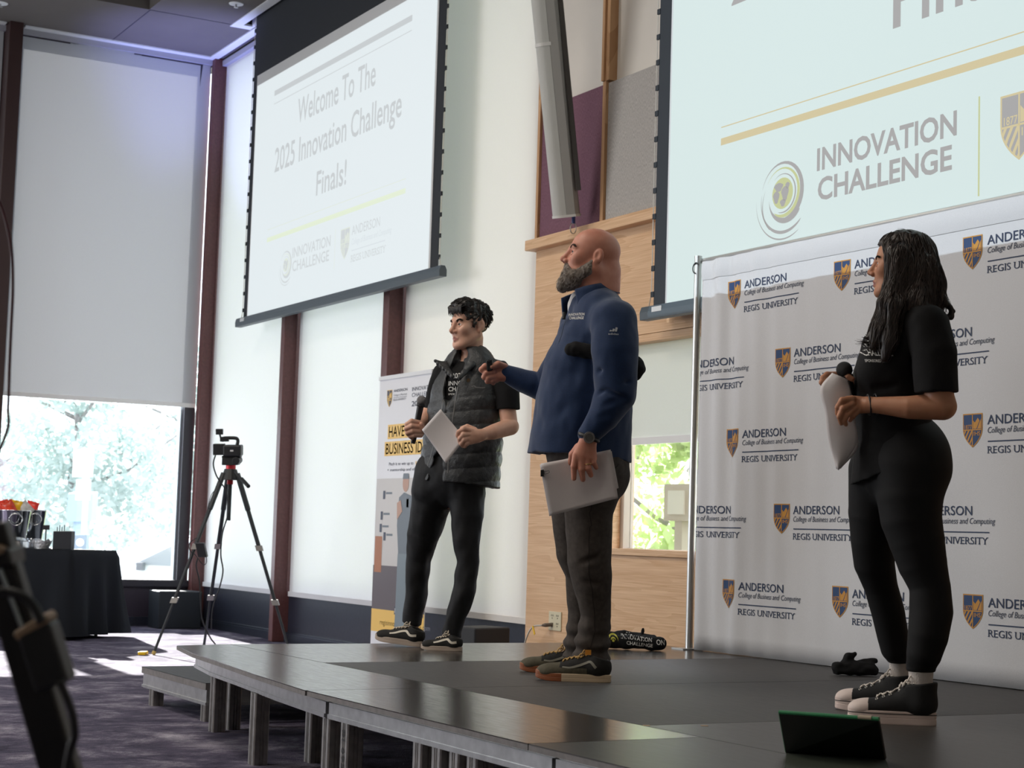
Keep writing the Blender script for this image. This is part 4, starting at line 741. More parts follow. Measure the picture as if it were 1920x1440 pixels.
for nm, pts, r, lab in (('camera_cable', [(404, 853), (400, 870), (405, 890), (414, 905), (424, 922), (428, 960), (417, 1000), (414, 1040), (418, 1070), (412, 1100), (399, 1140), (396, 1180)], .006, 'thin black cable looping from the camcorder down the tripod leg'), ('adapter_cable', [(371, 1046), (368, 1062), (374, 1090), (376, 1130), (380, 1165), (394, 1195), (404, 1208)], .006, 'black cable dropping from the adapter to the floor'), ('loop_cable', [(370, 1008), (356, 1018), (356, 1032), (366, 1040), (380, 1058), (387, 1055), (386, 1040), (380, 1030)], .0035, 'thin cable loop around the adapter on the tripod leg'), ('thin_wire', [(416, 910), (398, 925), (390, 950), (389, 962)], .0025, 'fine wire hanging left of the tripod column')):
    tag(obj('cable', MB().tube(bez([at(x, y, dC) for x, y in pts], 8), r, 6), M_bk, smooth=True), lab, 'cable', 'cables on the tripod')
p = onz(268, 1228, 0); tag(obj('floor_marker', MB().obox(p+[0, 0, .014], CR*.03, np.array([CF[0], CF[1], 0])*.05, (0, 0, .013)), mat('yellow_marker', (.85, .52, .01), .5), bevel=.006), 'small yellow marker on the carpet beside the tripod foot', 'marker')

# ================================================================ things close to the camera
D1 = 1.95
st = thing('light_stand', 'black stand leg with taped adapter close to the camera, blurred', 'stand', at(150, 1500, D1)); M_st = mat('black_stand_paint', (.008, .008, .009), .4)
def bar(pts, w_, d_, m, nm, par):
    mb = MB()
    for (xa, ya), (xb, yb) in zip(pts[:-1], pts[1:]):
        a_, b_ = at(xa, ya, D1), at(xb, yb, D1); t_ = (b_-a_)/2; n_ = np.cross(t_, CF); n_ /= np.linalg.norm(n_); mb.obox((a_+b_)/2, t_, n_*w_*D1/F_PX/2, CF*d_)
    return obj(nm, mb, m, par, bevel=.004)
bar([(-20, 985), (172, 1640)], 70, .015, M_st, 'leg', st); bar([(8, 1060), (52, 1178)], 7, .022, mat('silver_edge', (.45, .52, .55), .3, .8), 'brace_rod', st)
hd_ = bar([(-30, 1052), (34, 1040)], 34, .03, M_st, 'clamp', st); bar([(0, 1022), (22, 1030)], 14, .034, mat('tan_tape', (.36, .25, .16), .6), 'clamp_tape', st)
fa = thing('power_adapter', 'black power brick with tan tape on the blurred stand leg near the camera', 'adapter', at(90, 1220, D1-.04)); D1 = 1.90
bar([(70, 1172), (106, 1284)], 66, .02, M_bk, 'brick', fa); bar([(62, 1164), (72, 1180)], 72, .0205, mat('tan_tape', (.36, .25, .16), .6), 'tape_end', fa)
for pts, lab, r in (([(0, 1108), (25, 1112), (48, 1122), (66, 1140), (78, 1168)], 'short black cord arching into the near power brick', .0052), ([(112, 1276), (130, 1320), (138, 1350), (140, 1380), (133, 1402), (126, 1440), (124, 1480)], 'black cord hanging from the near power brick', .0048)):
    tag(obj('cable', MB().tube(bez([at(x, y, 1.87) for x, y in pts], 8), r, 8), M_bk, smooth=True), lab, 'cable', 'cords of the near power brick')
tag(obj('hanging_cord', MB().tube(bez([at(x, y, 3.1) for x, y in ((-12, 360), (2, 385), (14, 425), (22, 475), (24, 540), (21, 610), (18, 680), (16, 745), (15, 770), (16, 795), (9, 820), (-4, 850))], 8), .0028, 8), mat('maroon_cord', (.10, .012, .022), .5), smooth=True), 'maroon cord hanging down the left edge of the photo', 'cord')

# tablet in a green folio on the stage edge
tl, tr_, hl, hr = at(1461, 1337, 4.78), at(1648, 1350, 4.60), onz(1474, 1411.5, HS+.006), onz(1661, 1424.5, HS+.006)
tn = np.cross(tr_-tl, hl-tl); tn /= np.linalg.norm(tn); tn *= -np.sign(tn@CF)
tab = thing('tablet', 'tablet in a dark green folio case leaning at the front edge of the stage', 'tablet', (hl+hr)/2)
def slab4(a, b, c_, d_, th, up): 
    mb = MB(); V = [np.asarray(p) for p in (a, b, c_, d_)]; V += [p+np.asarray(up)*th for p in V]; return mb.add(V, [(0, 1, 2, 3), (7, 6, 5, 4), (0, 4, 5, 1), (1, 5, 6, 2), (2, 6, 7, 3), (3, 7, 4, 0)])
obj('back_shell', slab4(tl, tr_, hr, hl, .004, tn), mat('dark_green_back', (.006, .010, .008), .45), tab, bevel=.002)
obj('device', slab4(tl-tn*.001, tr_-tn*.001, hr-tn*.001, hl-tn*.001, .007, -tn), M_bk, tab, bevel=.002)
up = (tl-hl)/np.linalg.norm(tl-hl); mb = MB(); mb.tube([tl+up*.002-tn*.002, tr_+up*.002-tn*.002], .0055, 10); mb.tube([tl+up*.002-tn*.002, tl-up*.16-tn*.002], .0035, 8); obj('green_rim', mb, mat('green_case_edge', (.02, .20, .075), .35), tab)
e_ = (tr_-tl); mb = MB(); mb.tube([tl+e_*.80+up*.004-tn*.002, tl+e_*.93+up*.004-tn*.002], .0058, 10); obj('rim_clip', mb, mat('beige_edge_clip', (.42, .34, .25), .5), tab)
fq = [onz(1463, 1490, HS+.001), onz(1690, 1500, HS+.001), hr+[0, 0, -.003], hl+[0, 0, -.003]]; obj('folio_cover', slab4(*fq, .004, (0, 0, 1)), mat('olive_green_cover', (.022, .030, .018), .6), tab, bevel=.001)
# ================================================================ rounded-body modelling: blended limbs meshed on a fine lattice
def _hash(i, j, k, s):
    h = (i*374761393+j*668265263+k*2147483647+s*1442695041) & 0x7fffffff
    h = ((h ^ (h >> 13))*1274126177) & 0x7fffffff
    return ((h ^ (h >> 16)) & 0xffff)/65535.0
def vnoise(P, f, s=0):
    Q = P*f; I = np.floor(Q).astype(np.int64); t = Q-I; t = t*t*(3-2*t); r = 0
    for a in (0, 1):
        for b in (0, 1):
            for c in (0, 1):
                w = (t[:, 0] if a else 1-t[:, 0])*(t[:, 1] if b else 1-t[:, 1])*(t[:, 2] if c else 1-t[:, 2]); r = r+w*_hash(I[:, 0]+a, I[:, 1]+b, I[:, 2]+c, s)
    return r*2-1
class Body:
    def __init__(s): s.p = []; s.disp = None
    def cap(s, a, b, ra, rb=None, k=.02, flat=None, sub=False):
        a, b = np.asarray(a, float), np.asarray(b, float); rb = ra if rb is None else rb
        f = 1.0; ax = None
        if flat is not None: ax, f = np.asarray(flat[0], float), flat[1]; ax = ax/np.linalg.norm(ax)
        s.p.append(dict(t='c', a=a, b=b, ra=ra, rb=rb, k=k, ax=ax, f=f, sub=sub, c=(a+b)/2, R=np.linalg.norm(b-a)/2+max(ra, rb)*max(1, f))); return s
    def chain(s, pts, k=.02, flat=None, sub=False):          # one tapering limb: (point, radius) or (point, radius, flat factor)
        segs = [(np.asarray(p[0], float), np.asarray(q_[0], float), p[1], q_[1], (p[2] if len(p) > 2 else 1.), (q_[2] if len(q_) > 2 else 1.)) for p, q_ in zip(pts[:-1], pts[1:])]
        ax = None if flat is None else np.asarray(flat, float)/np.linalg.norm(flat); P = np.array([p[0] for p in pts]); c = (P.min(0)+P.max(0))/2; m = max(p[1]*max(1, p[2] if len(p) > 2 else 1) for p in pts)
        s.p.append(dict(t='h', segs=segs, ax=ax, k=k, sub=sub, c=c, R=max(np.linalg.norm(P-c, axis=1))+m)); return s
    def ell(s, c, r, M=None, k=.02, sub=False):
        s.p.append(dict(t='e', c=np.asarray(c, float), r=np.asarray(r, float), M=np.eye(3) if M is None else np.asarray(M), k=k, sub=sub, R=max(r))); return s
    def plane(s, p, n, k=.002):                              # keep the side the normal points away from
        n = np.asarray(n, float); s.p.append(dict(t='p', c=np.asarray(p, float), n=n/np.linalg.norm(n), k=k)); return s
    def val(s, P, sel=None):
        d = np.full(len(P), 1e3)
        for q in (s.p if sel is None else sel):
            if q['t'] == 'p':
                e = (P-q['c'])@q['n']; k = q['k']; h = np.clip(.5+.5*(e-d)/k, 0, 1); d = d*(1-h)+e*h+k*h*(1-h); continue
            if q['t'] == 'h':
                e = None
                for a_, b_, ra, rb, fa, fb in q['segs']:
                    ba = b_-a_; pa = P-a_; t = np.clip(pa@ba/(ba@ba), 0, 1); v = pa-t[:, None]*ba
                    if q['ax'] is not None: f_ = fa+(fb-fa)*t; v = v+(v@q['ax']*(1/f_-1))[:, None]*q['ax']
                    g = np.sqrt((v*v).sum(1))-(ra+(rb-ra)*t); e = g if e is None else np.minimum(e, g)
            elif q['t'] == 'c':
                ba = q['b']-q['a']; L = ba@ba; pa = P-q['a']
                t = np.clip(pa@ba/L, 0, 1) if L > 1e-12 else np.zeros(len(P)); v = pa-t[:, None]*ba
                if q['ax'] is not None: v = v+(v@q['ax'])[:, None]*q['ax']*(1/q['f']-1)
                e = np.sqrt((v*v).sum(1))-(q['ra']+(q['rb']-q['ra'])*t)
                if q['ax'] is not None and q['f'] < 1: e = e*max(q['f'], .4)
            else:
                v = (P-q['c'])@q['M'].T/q['r']; k0 = np.sqrt((v*v).sum(1)); k1 = np.sqrt(((v/q['r'])**2).sum(1)); e = k0*(k0-1)/np.maximum(k1, 1e-9)
            k = q['k']
            if q['sub']: e = -e; h = np.clip(.5+.5*(e-d)/k, 0, 1); d = d*(1-h)+e*h+k*h*(1-h)
            else: h = np.clip(.5+.5*(d-e)/k, 0, 1); d = d*(1-h)+e*h-k*h*(1-h)
        if s.disp is not None: d = d+s.disp(P)
        return d
    def snap(s, P, out=0.0, it=5):                           # move points onto the surface
        P = np.array(P, float).reshape(-1, 3); e = 1e-3
        for _ in range(it):
            d = s.val(P); g = np.stack([s.val(P+np.eye(3)[i]*e)-d for i in range(3)], 1); g /= np.linalg.norm(g, axis=1)[:, None]+1e-9; P = P-g*np.clip(d-out, -.03, .03)[:, None]
        return P
    def cast(s, P, D, out=.0015, it=40):                     # march points along D until they touch the surface
        P = np.array(P, float); D = np.asarray(D, float); D = D/np.linalg.norm(D); t = np.zeros(len(P))
        for _ in range(it): t = t+np.clip(s.val(P+t[:, None]*D)*.8, -.02, .05)
        return P+(t-out)[:, None]*D
    def mesh(s, h=.004, N=12):
        pos = [q for q in s.p if q['t'] != 'p' and not q['sub']]
        lo = np.min([q['c']-q['R']-.02 for q in pos], 0); hi = np.max([q['c']+q['R']+.02 for q in pos], 0)
        nb = np.ceil((hi-lo)/(h*N)).astype(int); B = np.stack(np.meshgrid(*[np.arange(n) for n in nb], indexing='ij'), -1).reshape(-1, 3)
        cen = lo+(B+.5)*h*N; Rb = h*N*.87+.012
        low = np.full(len(B), 1e3); lows = []
        for q in s.p:
            if q['t'] == 'p': lows.append(None); continue
            if q['t'] == 'h':
                e = np.full(len(cen), 1e3)
                for a_, b_, ra, rb, fa, fb in q['segs']: ba = b_-a_; t = np.clip((cen-a_)@ba/(ba@ba), 0, 1); e = np.minimum(e, np.linalg.norm(cen-a_-t[:, None]*ba, axis=1)-max(ra, rb)*max(1, fa, fb))
            elif q['t'] == 'c':
                ba = q['b']-q['a']; L = max(ba@ba, 1e-12); t = np.clip((cen-q['a'])@ba/L, 0, 1); e = np.linalg.norm(cen-q['a']-t[:, None]*ba, axis=1)-max(q['ra'], q['rb'])*max(1, q['f'])
            else: e = np.linalg.norm(cen-q['c'], axis=1)-q['R']
            lows.append(e); 
            if not q['sub']: low = np.minimum(low, e)
        act = np.nonzero(low < Rb)[0]; d0 = s.val(cen[act]); act = act[np.abs(d0) < Rb*2.2]
        o = np.arange(-1, N+1); G = np.stack(np.meshgrid(o, o, o, indexing='ij'), -1).reshape(-1, 3); n2 = N+2
        keys, verts, quads = [], [], []; OFF = 1 << 20
        CORN = [(a, b, c) for a in (0, 1) for b in (0, 1) for c in (0, 1)]
        EDG = [(i, j) for i in range(8) for j in range(i+1, 8) if bin(i ^ j).count('1') == 1]
        for bi in act:
            sel = [q for q, e in zip(s.p, lows) if e is None or e[bi] < Rb+q['k']+.004]
            base = B[bi]*N; I = base+G; v = s.val(lo+I*h, sel)
            if v.min() > 0 or v.max() < 0: continue
            v3 = v.reshape(n2, n2, n2); neg = v3 < 0
            cs_ = [v3[a:n2-1+a, b:n2-1+b, c:n2-1+c] for a, b, c in CORN]; cnt = sum((x < 0).astype(int) for x in cs_); cell = np.argwhere((cnt > 0) & (cnt < 8))
            if len(cell) == 0: continue
            cv = np.stack([x[tuple(cell.T)] for x in cs_], 1); acc = np.zeros((len(cell), 3)); num = np.zeros(len(cell))
            for i, j in EDG:
                a, b = cv[:, i], cv[:, j]; m = (a < 0) != (b < 0); t = np.where(m, a/(a-b+1e-20), 0)[:, None]
                p = np.asarray(CORN[i])*(1-t)+np.asarray(CORN[j])*t; acc += p*m[:, None]; num += m
            gc = cell-1+base; verts.append(lo+(gc+acc/num[:, None])*h); K = lambda c: ((c[:, 0]+8)*OFF+c[:, 1]+8)*OFF+c[:, 2]+8
            keys.append(K(gc.astype(np.int64)))
            for ax in range(3):
                sl0 = [slice(1, N+1)]*3; sl1 = list(sl0); sl1[ax] = slice(2, N+2); A_, C_ = neg[tuple(sl0)], neg[tuple(sl1)]
                E_ = np.argwhere(A_ != C_)
                if len(E_) == 0: continue
                fl_ = A_[tuple(E_.T)]; g = (E_+base).astype(np.int64); u, w = [(1, 2), (2, 0), (0, 1)][ax]; du = np.eye(3, dtype=np.int64)[u]; dw = np.eye(3, dtype=np.int64)[w]
                qd = np.stack([K(g-du-dw), K(g-dw), K(g), K(g-du)], 1); qd[~fl_] = qd[~fl_][:, ::-1]; quads.append(qd)
        K_ = np.concatenate(keys); V_ = np.concatenate(verts); Q_ = np.concatenate(quads); uk, idx = np.unique(K_, return_index=True); V_ = V_[idx]
        pos_ = np.searchsorted(uk, Q_); pos_ = np.clip(pos_, 0, len(uk)-1); ok = (uk[pos_] == Q_).all(1); return V_, pos_[ok]
def body_obj(name, B, mats, parent, h=.004, fn=None, relax=1):
    V, Q = B.mesh(h)
    for _ in range(relax):                                   # light smoothing of the lattice
        acc = np.zeros_like(V); n = np.zeros(len(V))
        for i in range(4): np.add.at(acc, Q[:, i], V[Q[:, (i+1) % 4]]+V[Q[:, (i+3) % 4]]); np.add.at(n, Q[:, i], 2)
        V = V*.5+.5*acc/np.maximum(n, 1)[:, None]
    off = origin(parent); me = bpy.data.meshes.new(name); V2 = (V-np.array(off)).astype(np.float32)
    me.vertices.add(len(V2)); me.vertices.foreach_set('co', V2.ravel()); me.loops.add(len(Q)*4); me.loops.foreach_set('vertex_index', Q.ravel().astype(np.int32))
    me.polygons.add(len(Q)); me.polygons.foreach_set('loop_start', np.arange(0, len(Q)*4, 4, dtype=np.int32)); me.polygons.foreach_set('loop_total', np.full(len(Q), 4, dtype=np.int32))
    for m in (mats if isinstance(mats, (list, tuple)) else [mats]): me.materials.append(m)
    if fn is not None: me.polygons.foreach_set('material_index', fn(V[Q].mean(1)).astype(np.int32))
    me.polygons.foreach_set('use_smooth', np.ones(len(Q), dtype=bool)); me.update(calc_edges=True); me.validate()
    o = bpy.data.objects.new(name, me); COL.objects.link(o); o.parent = parent; return o
class Frame:                                                 # local axes of a head or a shoe
    def __init__(s, o, fwd, up, sc=1.0):
        f = np.asarray(fwd, float); f /= np.linalg.norm(f); u = np.asarray(up, float); u = u-f*(u@f); u /= np.linalg.norm(u)
        s.o = np.asarray(o, float); s.f, s.u, s.l = f, u, np.cross(u, f); s.s = sc; s.M = np.stack([s.f, s.l, s.u])
    def __call__(s, x, y, z): return s.o+(s.f*x+s.l*y+s.u*z)*s.s
    def inv(s, P): return (P-s.o)@s.M.T/s.s
def head(B, H, nose=1.0, jaw=1.0, chin=1.0, brow=1.0, fem=False, k=.012):
    S = H.s; c = lambda a, b, ra, rb=None, k=.01, **kw: B.cap(H(*a), H(*b), ra*S, (ra if rb is None else rb)*S, k*S, **kw)
    e = lambda p, r, k=.012, **kw: B.ell(H(*p), np.array(r)*S, H.M, k*S, **kw)
    e((-.008, 0, .040), (.098, .077, .082), .02); e((.034, 0, -.030), (.062, .060, .085), .03)
    for y in (-1, 1):
        c((-.012, .056*y, -.045), (.062, .030*y, -.098), .022*jaw, .017*jaw, .03); e((.058, .043*y, -.020), (.028, .022, .024), .02)
    e((.074, 0, -.104), (.022*chin, .026, .019), .02)
    c((.080, -.034, .020), (.080, .034, .020), .0105*brow, None, .018)
    for y in (-1, 1): e((.097, .032*y, .000), (.016, .020, .013), .016, sub=True)
    c((.090, 0, .016), (.110*nose, 0, -.026), .0075, .0105, .012); e((.112*nose, 0, -.031), (.012, .0115, .0105), .007)
    for y in (-1, 1): e((.100, .0135*y, -.036), (.011, .0085, .0085), .006); e((.106, .007*y, -.043), (.005, .0035, .004), .003, sub=True)
    for y in (-1, 1):                                        # eyelids
        c((.0855, .019*y, .003), (.0885, .032*y, .0105), .0036, .0040, .002); c((.0885, .032*y, .0105), (.079, .047*y, .003), .0040, .0034, .002)
        c((.0855, .020*y, -.004), (.0870, .033*y, -.0090), .0030, .0034, .002); c((.0870, .033*y, -.0090), (.079, .047*y, -.001), .0034, .003, .002)
    c((.086, -.018, -.067), (.0925, 0, -.0645), .0052, .0064, .006); c((.0925, 0, -.0645), (.086, .018, -.067), .0064, .0052, .006)
    c((.084, -.014, -.0765), (.0895, 0, -.0775), .0058, .0072, .006); c((.0895, 0, -.0775), (.084, .014, -.0765), .0072, .0058, .006)
    c((.1005, -.021, -.0708), (.1005, .021, -.0708), .0042, None, .003, sub=True)
    for y in (-1, 1):                                        # ears
        M = np.stack([H.f*.93+H.l*y*(-.36), H.f*.36*y+H.l*.93, H.u])
        B.ell(H(-.014, .078*y, .001), np.array((.021, .0095, .030))*S, M, .004*S); e((-.006, .077*y, -.026), (.010, .0075, .012), .006)
        B.ell(H(-.007, .0885*y, .003), np.array((.0105, .0075, .0165))*S, M, .005*S, sub=True)
def eyes(H, parent, iris=(.10, .05, .02), look=(1, 0, 0)):
    mw, mi, mp = mat('eye_white', (.72, .70, .68), .25), mat('iris_%d' % int(iris[0]*999), iris, .2), mat('pupil', (.005, .005, .005), .15); L = H.f*look[0]+H.l*look[1]+H.u*look[2]; L /= np.linalg.norm(L)
    for y in (-1, 1):
        c = H(.0742, .0325*y, .0005); V, Fc, m = [], [], []; r = .0135*H.s; a = np.cross(L, H.u); a /= np.linalg.norm(a); b = np.cross(a, L); n = 20
        for i in range(n+1):
            th = PI*i/n
            for j in range(16): V.append(c+r*(math.cos(th)*L+math.sin(th)*(math.cos(PI*j/8)*a+math.sin(PI*j/8)*b)))
        mb = MB()
        for i in range(n):
            for j in range(16): Fc.append((i*16+j, i*16+(j+1) % 16, (i+1)*16+(j+1) % 16, (i+1)*16+j)); m.append(2 if i < 2 else 1 if i < 4 else 0)
        mb.v = [tuple(v) for v in V]; mb.f = Fc; mb.m = m; obj('eye', mb, [mw, mi, mp], parent, smooth=True)
def strands(B, starts, flow, n, step, r, seed=1, out=.001, lift=0.0, taper=True, wave=0.0):   # hair locks that follow a surface
    rng = np.random.default_rng(seed); P = B.snap(starts, out); path = [P]; ph = rng.uniform(0, 6.28, len(P))
    for i in range(n):
        D = flow(P, i); D = D/(np.linalg.norm(D, axis=1)[:, None]+1e-9)
        if wave: s_ = np.cross(D, CF); D = D+s_*(wave*np.sin(ph+i*.9))[:, None]
        P = B.snap(P+D*step, out+lift*i, 2); path.append(P)
    A_ = np.stack(path, 1); mb = MB()
    for q_ in A_: mb.tube(list(q_), [r*(1-(i/n)**2*.9 if taper else 1) for i in range(n+1)], 4, True)
    return mb
def decal(A, B, org, U, Vv, D, layer=.0006):                 # flat artwork wrapped onto a garment, seen along D
    P = np.array([org+U*u+Vv*v-np.asarray(D)*.35 for u, v in A.v]); lay = np.array(A.l); T_ = B.cast(P, D, .0); hit = np.abs(B.val(T_)) < .004; D = np.asarray(D)/np.linalg.norm(D)
    T_ = T_-D*(.0022+layer*lay)[:, None]; mb = MB(); mb.v = [tuple(p) for p in T_]; ok = [all(hit[i] for i in f) and max(np.linalg.norm(T_[f[0]]-T_[i]) for i in f) < .12 for f in A.f]; mb.f = [f for f, o in zip(A.f, ok) if o]; mb.m = [m for m, o in zip(A.m, ok) if o]; return mb
CFH = np.array([CF[0], CF[1], 0]); CFH /= np.linalg.norm(CFH); CRH = np.array([-CFH[1]*-1, CFH[0]*-1, 0]); CRH = np.array([CFH[1], -CFH[0], 0]); UP = np.array([0, 0, 1.])
M_cot = mat('black_cotton', (.0085, .0085, .0095), .85, spec=.25, noise=.12, nscale=220, bump=.25, bscale=600)
M_print = mat('white_shirt_print', (.70, .69, .66), .7)
def skin(name, c, c2):
    m = mat(name, c, .48, spec=.4, noise=.1, nscale=28, c2=c2, sss=.12, bump=.05, bscale=500); return m
def fingers(B, list_, k=.0035):
    for pts in list_:
        for (a, ra), (b, rb) in zip(pts[:-1], pts[1:]): B.cap(a, b, ra, rb, k)
def shoe(par, toe, heel, W, up_mat, sole_mat, sole_h, style, nearside, laces, tilt=0.0, z0=HS):
    toe = np.asarray(toe, float); heel = np.asarray(heel, float); toe[2] = heel[2] = z0; L = np.linalg.norm(toe-heel); f = (toe-heel)/L
    if tilt: f = f*math.cos(tilt)+UP*math.sin(tilt)
    H = Frame(heel, f, UP, L/.29); root = bpy.data.objects.new('shoe', None)
    def outline(k):
        pts = []
        for t in np.linspace(0, 2*PI, 44, endpoint=False):
            x = .145+.145*math.cos(t); w = (.034+.012*(1/(1+math.exp(-(x-.15)*40))))*W; y = w*np.sign(math.sin(t))*abs(math.sin(t))**.55; pts.append((x*1.0, y*(1+k*0)+(.004 if math.sin(t) > 0 else -.0)))
        return pts
    sb = Body(); sb.p = []
    sh = sole_h
    mb = MB(); O = outline(0); rings = []
    for z, g in ((0.0005, .985), (.004, 1.0), (sh*.45, 1.0), (sh*.5, .985), (sh*.55, 1.0), (sh-.002, 1.0), (sh, .97)):
        rings.append([H(.145+(x-.145)*g, y*g, z+(.012*max(0, (x-.22)/.07)**2 if style != 'platform' else .006*max(0, (x-.22)/.07)**2)) for x, y in O])
    n = len(O); mb.v = [tuple(p) for r_ in rings for p in r_]; mb.f = [(i*n+j, i*n+(j+1) % n, (i+1)*n+(j+1) % n, (i+1)*n+j) for i in range(len(rings)-1) for j in range(n)]+[tuple(range(n-1, -1, -1)), tuple(range((len(rings)-1)*n, len(rings)*n))]; mb.m = [0]*len(mb.f)
    if style == 'gum': mb.m = [1 if np.mean([H.inv(np.array(mb.v[i]))[0] for i in f_]) > .185 else 0 for f_ in mb.f]
    U_ = Body(); e = lambda p, r, k=.02: U_.ell(H(p[0], p[1]*W, p[2]+sh-.004), np.array((r[0], r[1]*W, r[2]))*H.s, H.M, k)
    e((.055, .002, .030), (.056, .036, .052)); e((.12, .002, .022), (.08, .039, .042)); e((.20, .002, .010), (.075, .043, .032)); e((.245, .002, .006), (.044, .040, .026))
    hi = style == 'platform'
    U_.cap(H(.052, .002, sh+.03), H(.048 if hi else .05, .002, sh+(.110 if hi else .062)), (.050 if hi else .039)*H.s, (.052 if hi else .037)*H.s, .02)
    if hi: U_.cap(H(.10, .002, sh+.035), H(.075, .002, sh+.10), .033*H.s, .03*H.s, .02)
    U_.plane(H(0, 0, sh-.008), -H.u, .001); U_.plane(H(.05, 0, sh+(.094 if hi else .066)), H.u*1.0+H.f*(.12 if hi else -.30), .006); U_.cap(H(.05, .002, sh+.05), H(.048, .002, sh+.2), .037*H.s if hi else .030*H.s, .038*H.s if hi else .031*H.s, .004, sub=True)
    up = body_obj('shoe', U_, up_mat, par, .0030, None if len(up_mat) == 1 else (lambda C: (np.where((H.inv(C)[:, 0] > (.222 if hi else .195)) | ((H.inv(C)[:, 2] < sh+.022) & (H.inv(C)[:, 0] > .09) & (not hi)), 1, 0))))
    obj('sole', mb, sole_mat, up, smooth=False, fixn=True)
    if hi:
        tp_ = MB(); tp_.tube([H(*p) for p in [(.23-.10*abs(math.sin(t))*0, .052*W*math.cos(t), sh+.004+.034*abs(math.sin(t))**.8) for t in np.linspace(.1, PI-.1, 12)]], .0015, 5); 
        mb = MB(); mb.tube([H(.145+(x-.145)*1.004, y*1.006, sh*.80) for x, y in O+[O[0]]], .0016*H.s, 5); obj('sole_line', mb, mat('black_sole_line', (.01, .01, .01), .6), up)
    # laces over the tongue
    lb = MB(); n_ = 7 if hi else 6; prev = None
    for i in range(n_):
        x = .195-.018*i if hi else .185-.0145*i; zc = sh+.05
        pr = [U_.snap([H(x-(.006*i*.4), s_*.019*W, sh+.045+(.013*i if hi else .006*i))], .0022)[0] for s_ in (-1, 1)]
        md = U_.snap([(pr[0]+pr[1])/2+H.u*.01], .004)[0]; lb.tube(bez([pr[0], md, pr[1]], 4), .0030*H.s, 6)
        if prev is not None:
            for a, b in ((0, 1), (1, 0)): m2 = U_.snap([(prev[a]+pr[b])/2+H.u*.01], .0055)[0]; lb.tube(bez([prev[a], m2, pr[b]], 4), .0028*H.s, 6)
        prev = pr
    kn = (prev[0]+prev[1])/2+H.u*.008+H.f*.006
    for s_ in (-1, 1): lb.tube(bez([kn, kn+H.l*s_*.022+H.u*.016+H.f*.004, kn+H.l*s_*.034+H.f*.012, kn+H.l*s_*.014+H.f*.008, kn], 5), .0028*H.s, 6); lb.tube(bez([kn, kn+H.l*s_*.012+H.f*.018, kn+H.l*s_*.028+H.f*.030-H.u*.02], 5), .0026*H.s, 6)
    obj('laces', lb, laces, up, smooth=True)
    if hi:
        for i in range(n_):
            x = .195-.018*i; p = U_.snap([H(x-.0024*i, nearside*.026*W, sh+.04+.013*i)], .001)[0]; nrm = U_.snap([p], .01)[0]-p; nrm /= np.linalg.norm(nrm); a = np.cross(nrm, H.u); a /= np.linalg.norm(a); b = np.cross(a, nrm)
            mb = MB(); mb.tube([p+.0042*(math.cos(t)*a+math.sin(t)*b) for t in np.linspace(0, 2*PI, 12)], .0016, 5); obj('eyelet', mb, mat('silver_eyelet', (.65, .62, .58), .3, .7), up)
    return H, U_, up
def ribbon(B, pts, w, m, name, par, out=.0016):              # flat band lying on a surface
    C = np.array(bez(pts, 8)); C = B.snap(C, out); t = np.gradient(C, axis=0); t /= np.linalg.norm(t, axis=1)[:, None]; g = B.snap(C, .01)-C; g /= np.linalg.norm(g, axis=1)[:, None]; s_ = np.cross(t, g)
    ww = np.asarray([w]*len(C) if np.isscalar(w) else np.interp(np.linspace(0, 1, len(C)), np.linspace(0, 1, len(w)), w))[:, None]; a, b = B.snap(C+s_*ww, out), B.snap(C-s_*ww, out)
    n = len(C); mb = MB(); mb.v = [tuple(p) for p in a]+[tuple(p) for p in b]; mb.f = [(i, i+1, n+i+1, n+i) for i in range(n-1)]; mb.m = [0]*(n-1); return obj(name, mb, m, par, smooth=True)
# ================================================================ the bald man in the navy pullover
def person(label, base):
    o = thing('person', label, 'person', base); return o
def wrinkle(a1, f1, a2=0, f2=60, sq=(1, 1, 1), s=0):
    q = np.array(sq)
    return lambda P: a1*vnoise(P*q, f1, s)+(a2*vnoise(P*q, f2, s+5) if a2 else 0)
def crease(P, a, b, w, dpt):                                 # pressed-in fold between two points
    a, b = np.asarray(a), np.asarray(b); ba = b-a; t = np.clip((P-a)@ba/(ba@ba), 0, 1); v = P-a-t[:, None]*ba; return dpt*np.exp(-(v*v).sum(1)/(w*w))*np.sin(PI*np.clip(t, .02, .98))
d0 = 7.36; s = d0/F_PX
def J(x, y, w=0): return at(x, y, d0+w)
MAN = person('bald bearded man in navy pullover pointing a clicker, papers in his lowered hand', (*onz(1060, 1270, HS)[:2], HS))
sk_m = skin('ruddy_skin', (.62, .29, .205), (.55, .225, .155))
HM = Frame(J(1110, 485), -CRH*.97-CFH*.10+UP*.20, UP, 1.07)
B = Body(); head(B, HM, nose=1.0, jaw=1.18, chin=1.05, brow=1.15)
B.chain([(J(1118, 520), 36*s), (J(1115, 560), 38*s), (J(1113, 610), 46*s)], .03)
B.cap(HM(-.075, 0, -.03), HM(-.085, 0, -.10), .052, .055, .03)                       # thick nape
B.chain([(J(1113, 620), 50*s, 1.2), (J(1100, 740), 60*s, 1.0), (J(1100, 860), 58*s, 1.0)], .04, CFH)
hd_near = -.285
B.chain([(J(1148, 608, -.19), 22*s), (J(1153, 735, -.26), 18*s), (J(1106, 812, -.275), 14.5*s), (J(1103, 824, hd_near), 13.5*s)], .02)
B.chain([(J(1085, 625, .17), 20*s), (J(1015, 726, .28), 14*s), (J(955, 701, .28), 14*s)], .02)
B.chain([(J(1106, 870, -.09), 34*s), (J(1108, 1060, -.13), 20*s), (J(1116, 1160, -.14), 15*s), (J(1114, 1250, -.14), 16*s)], .03)
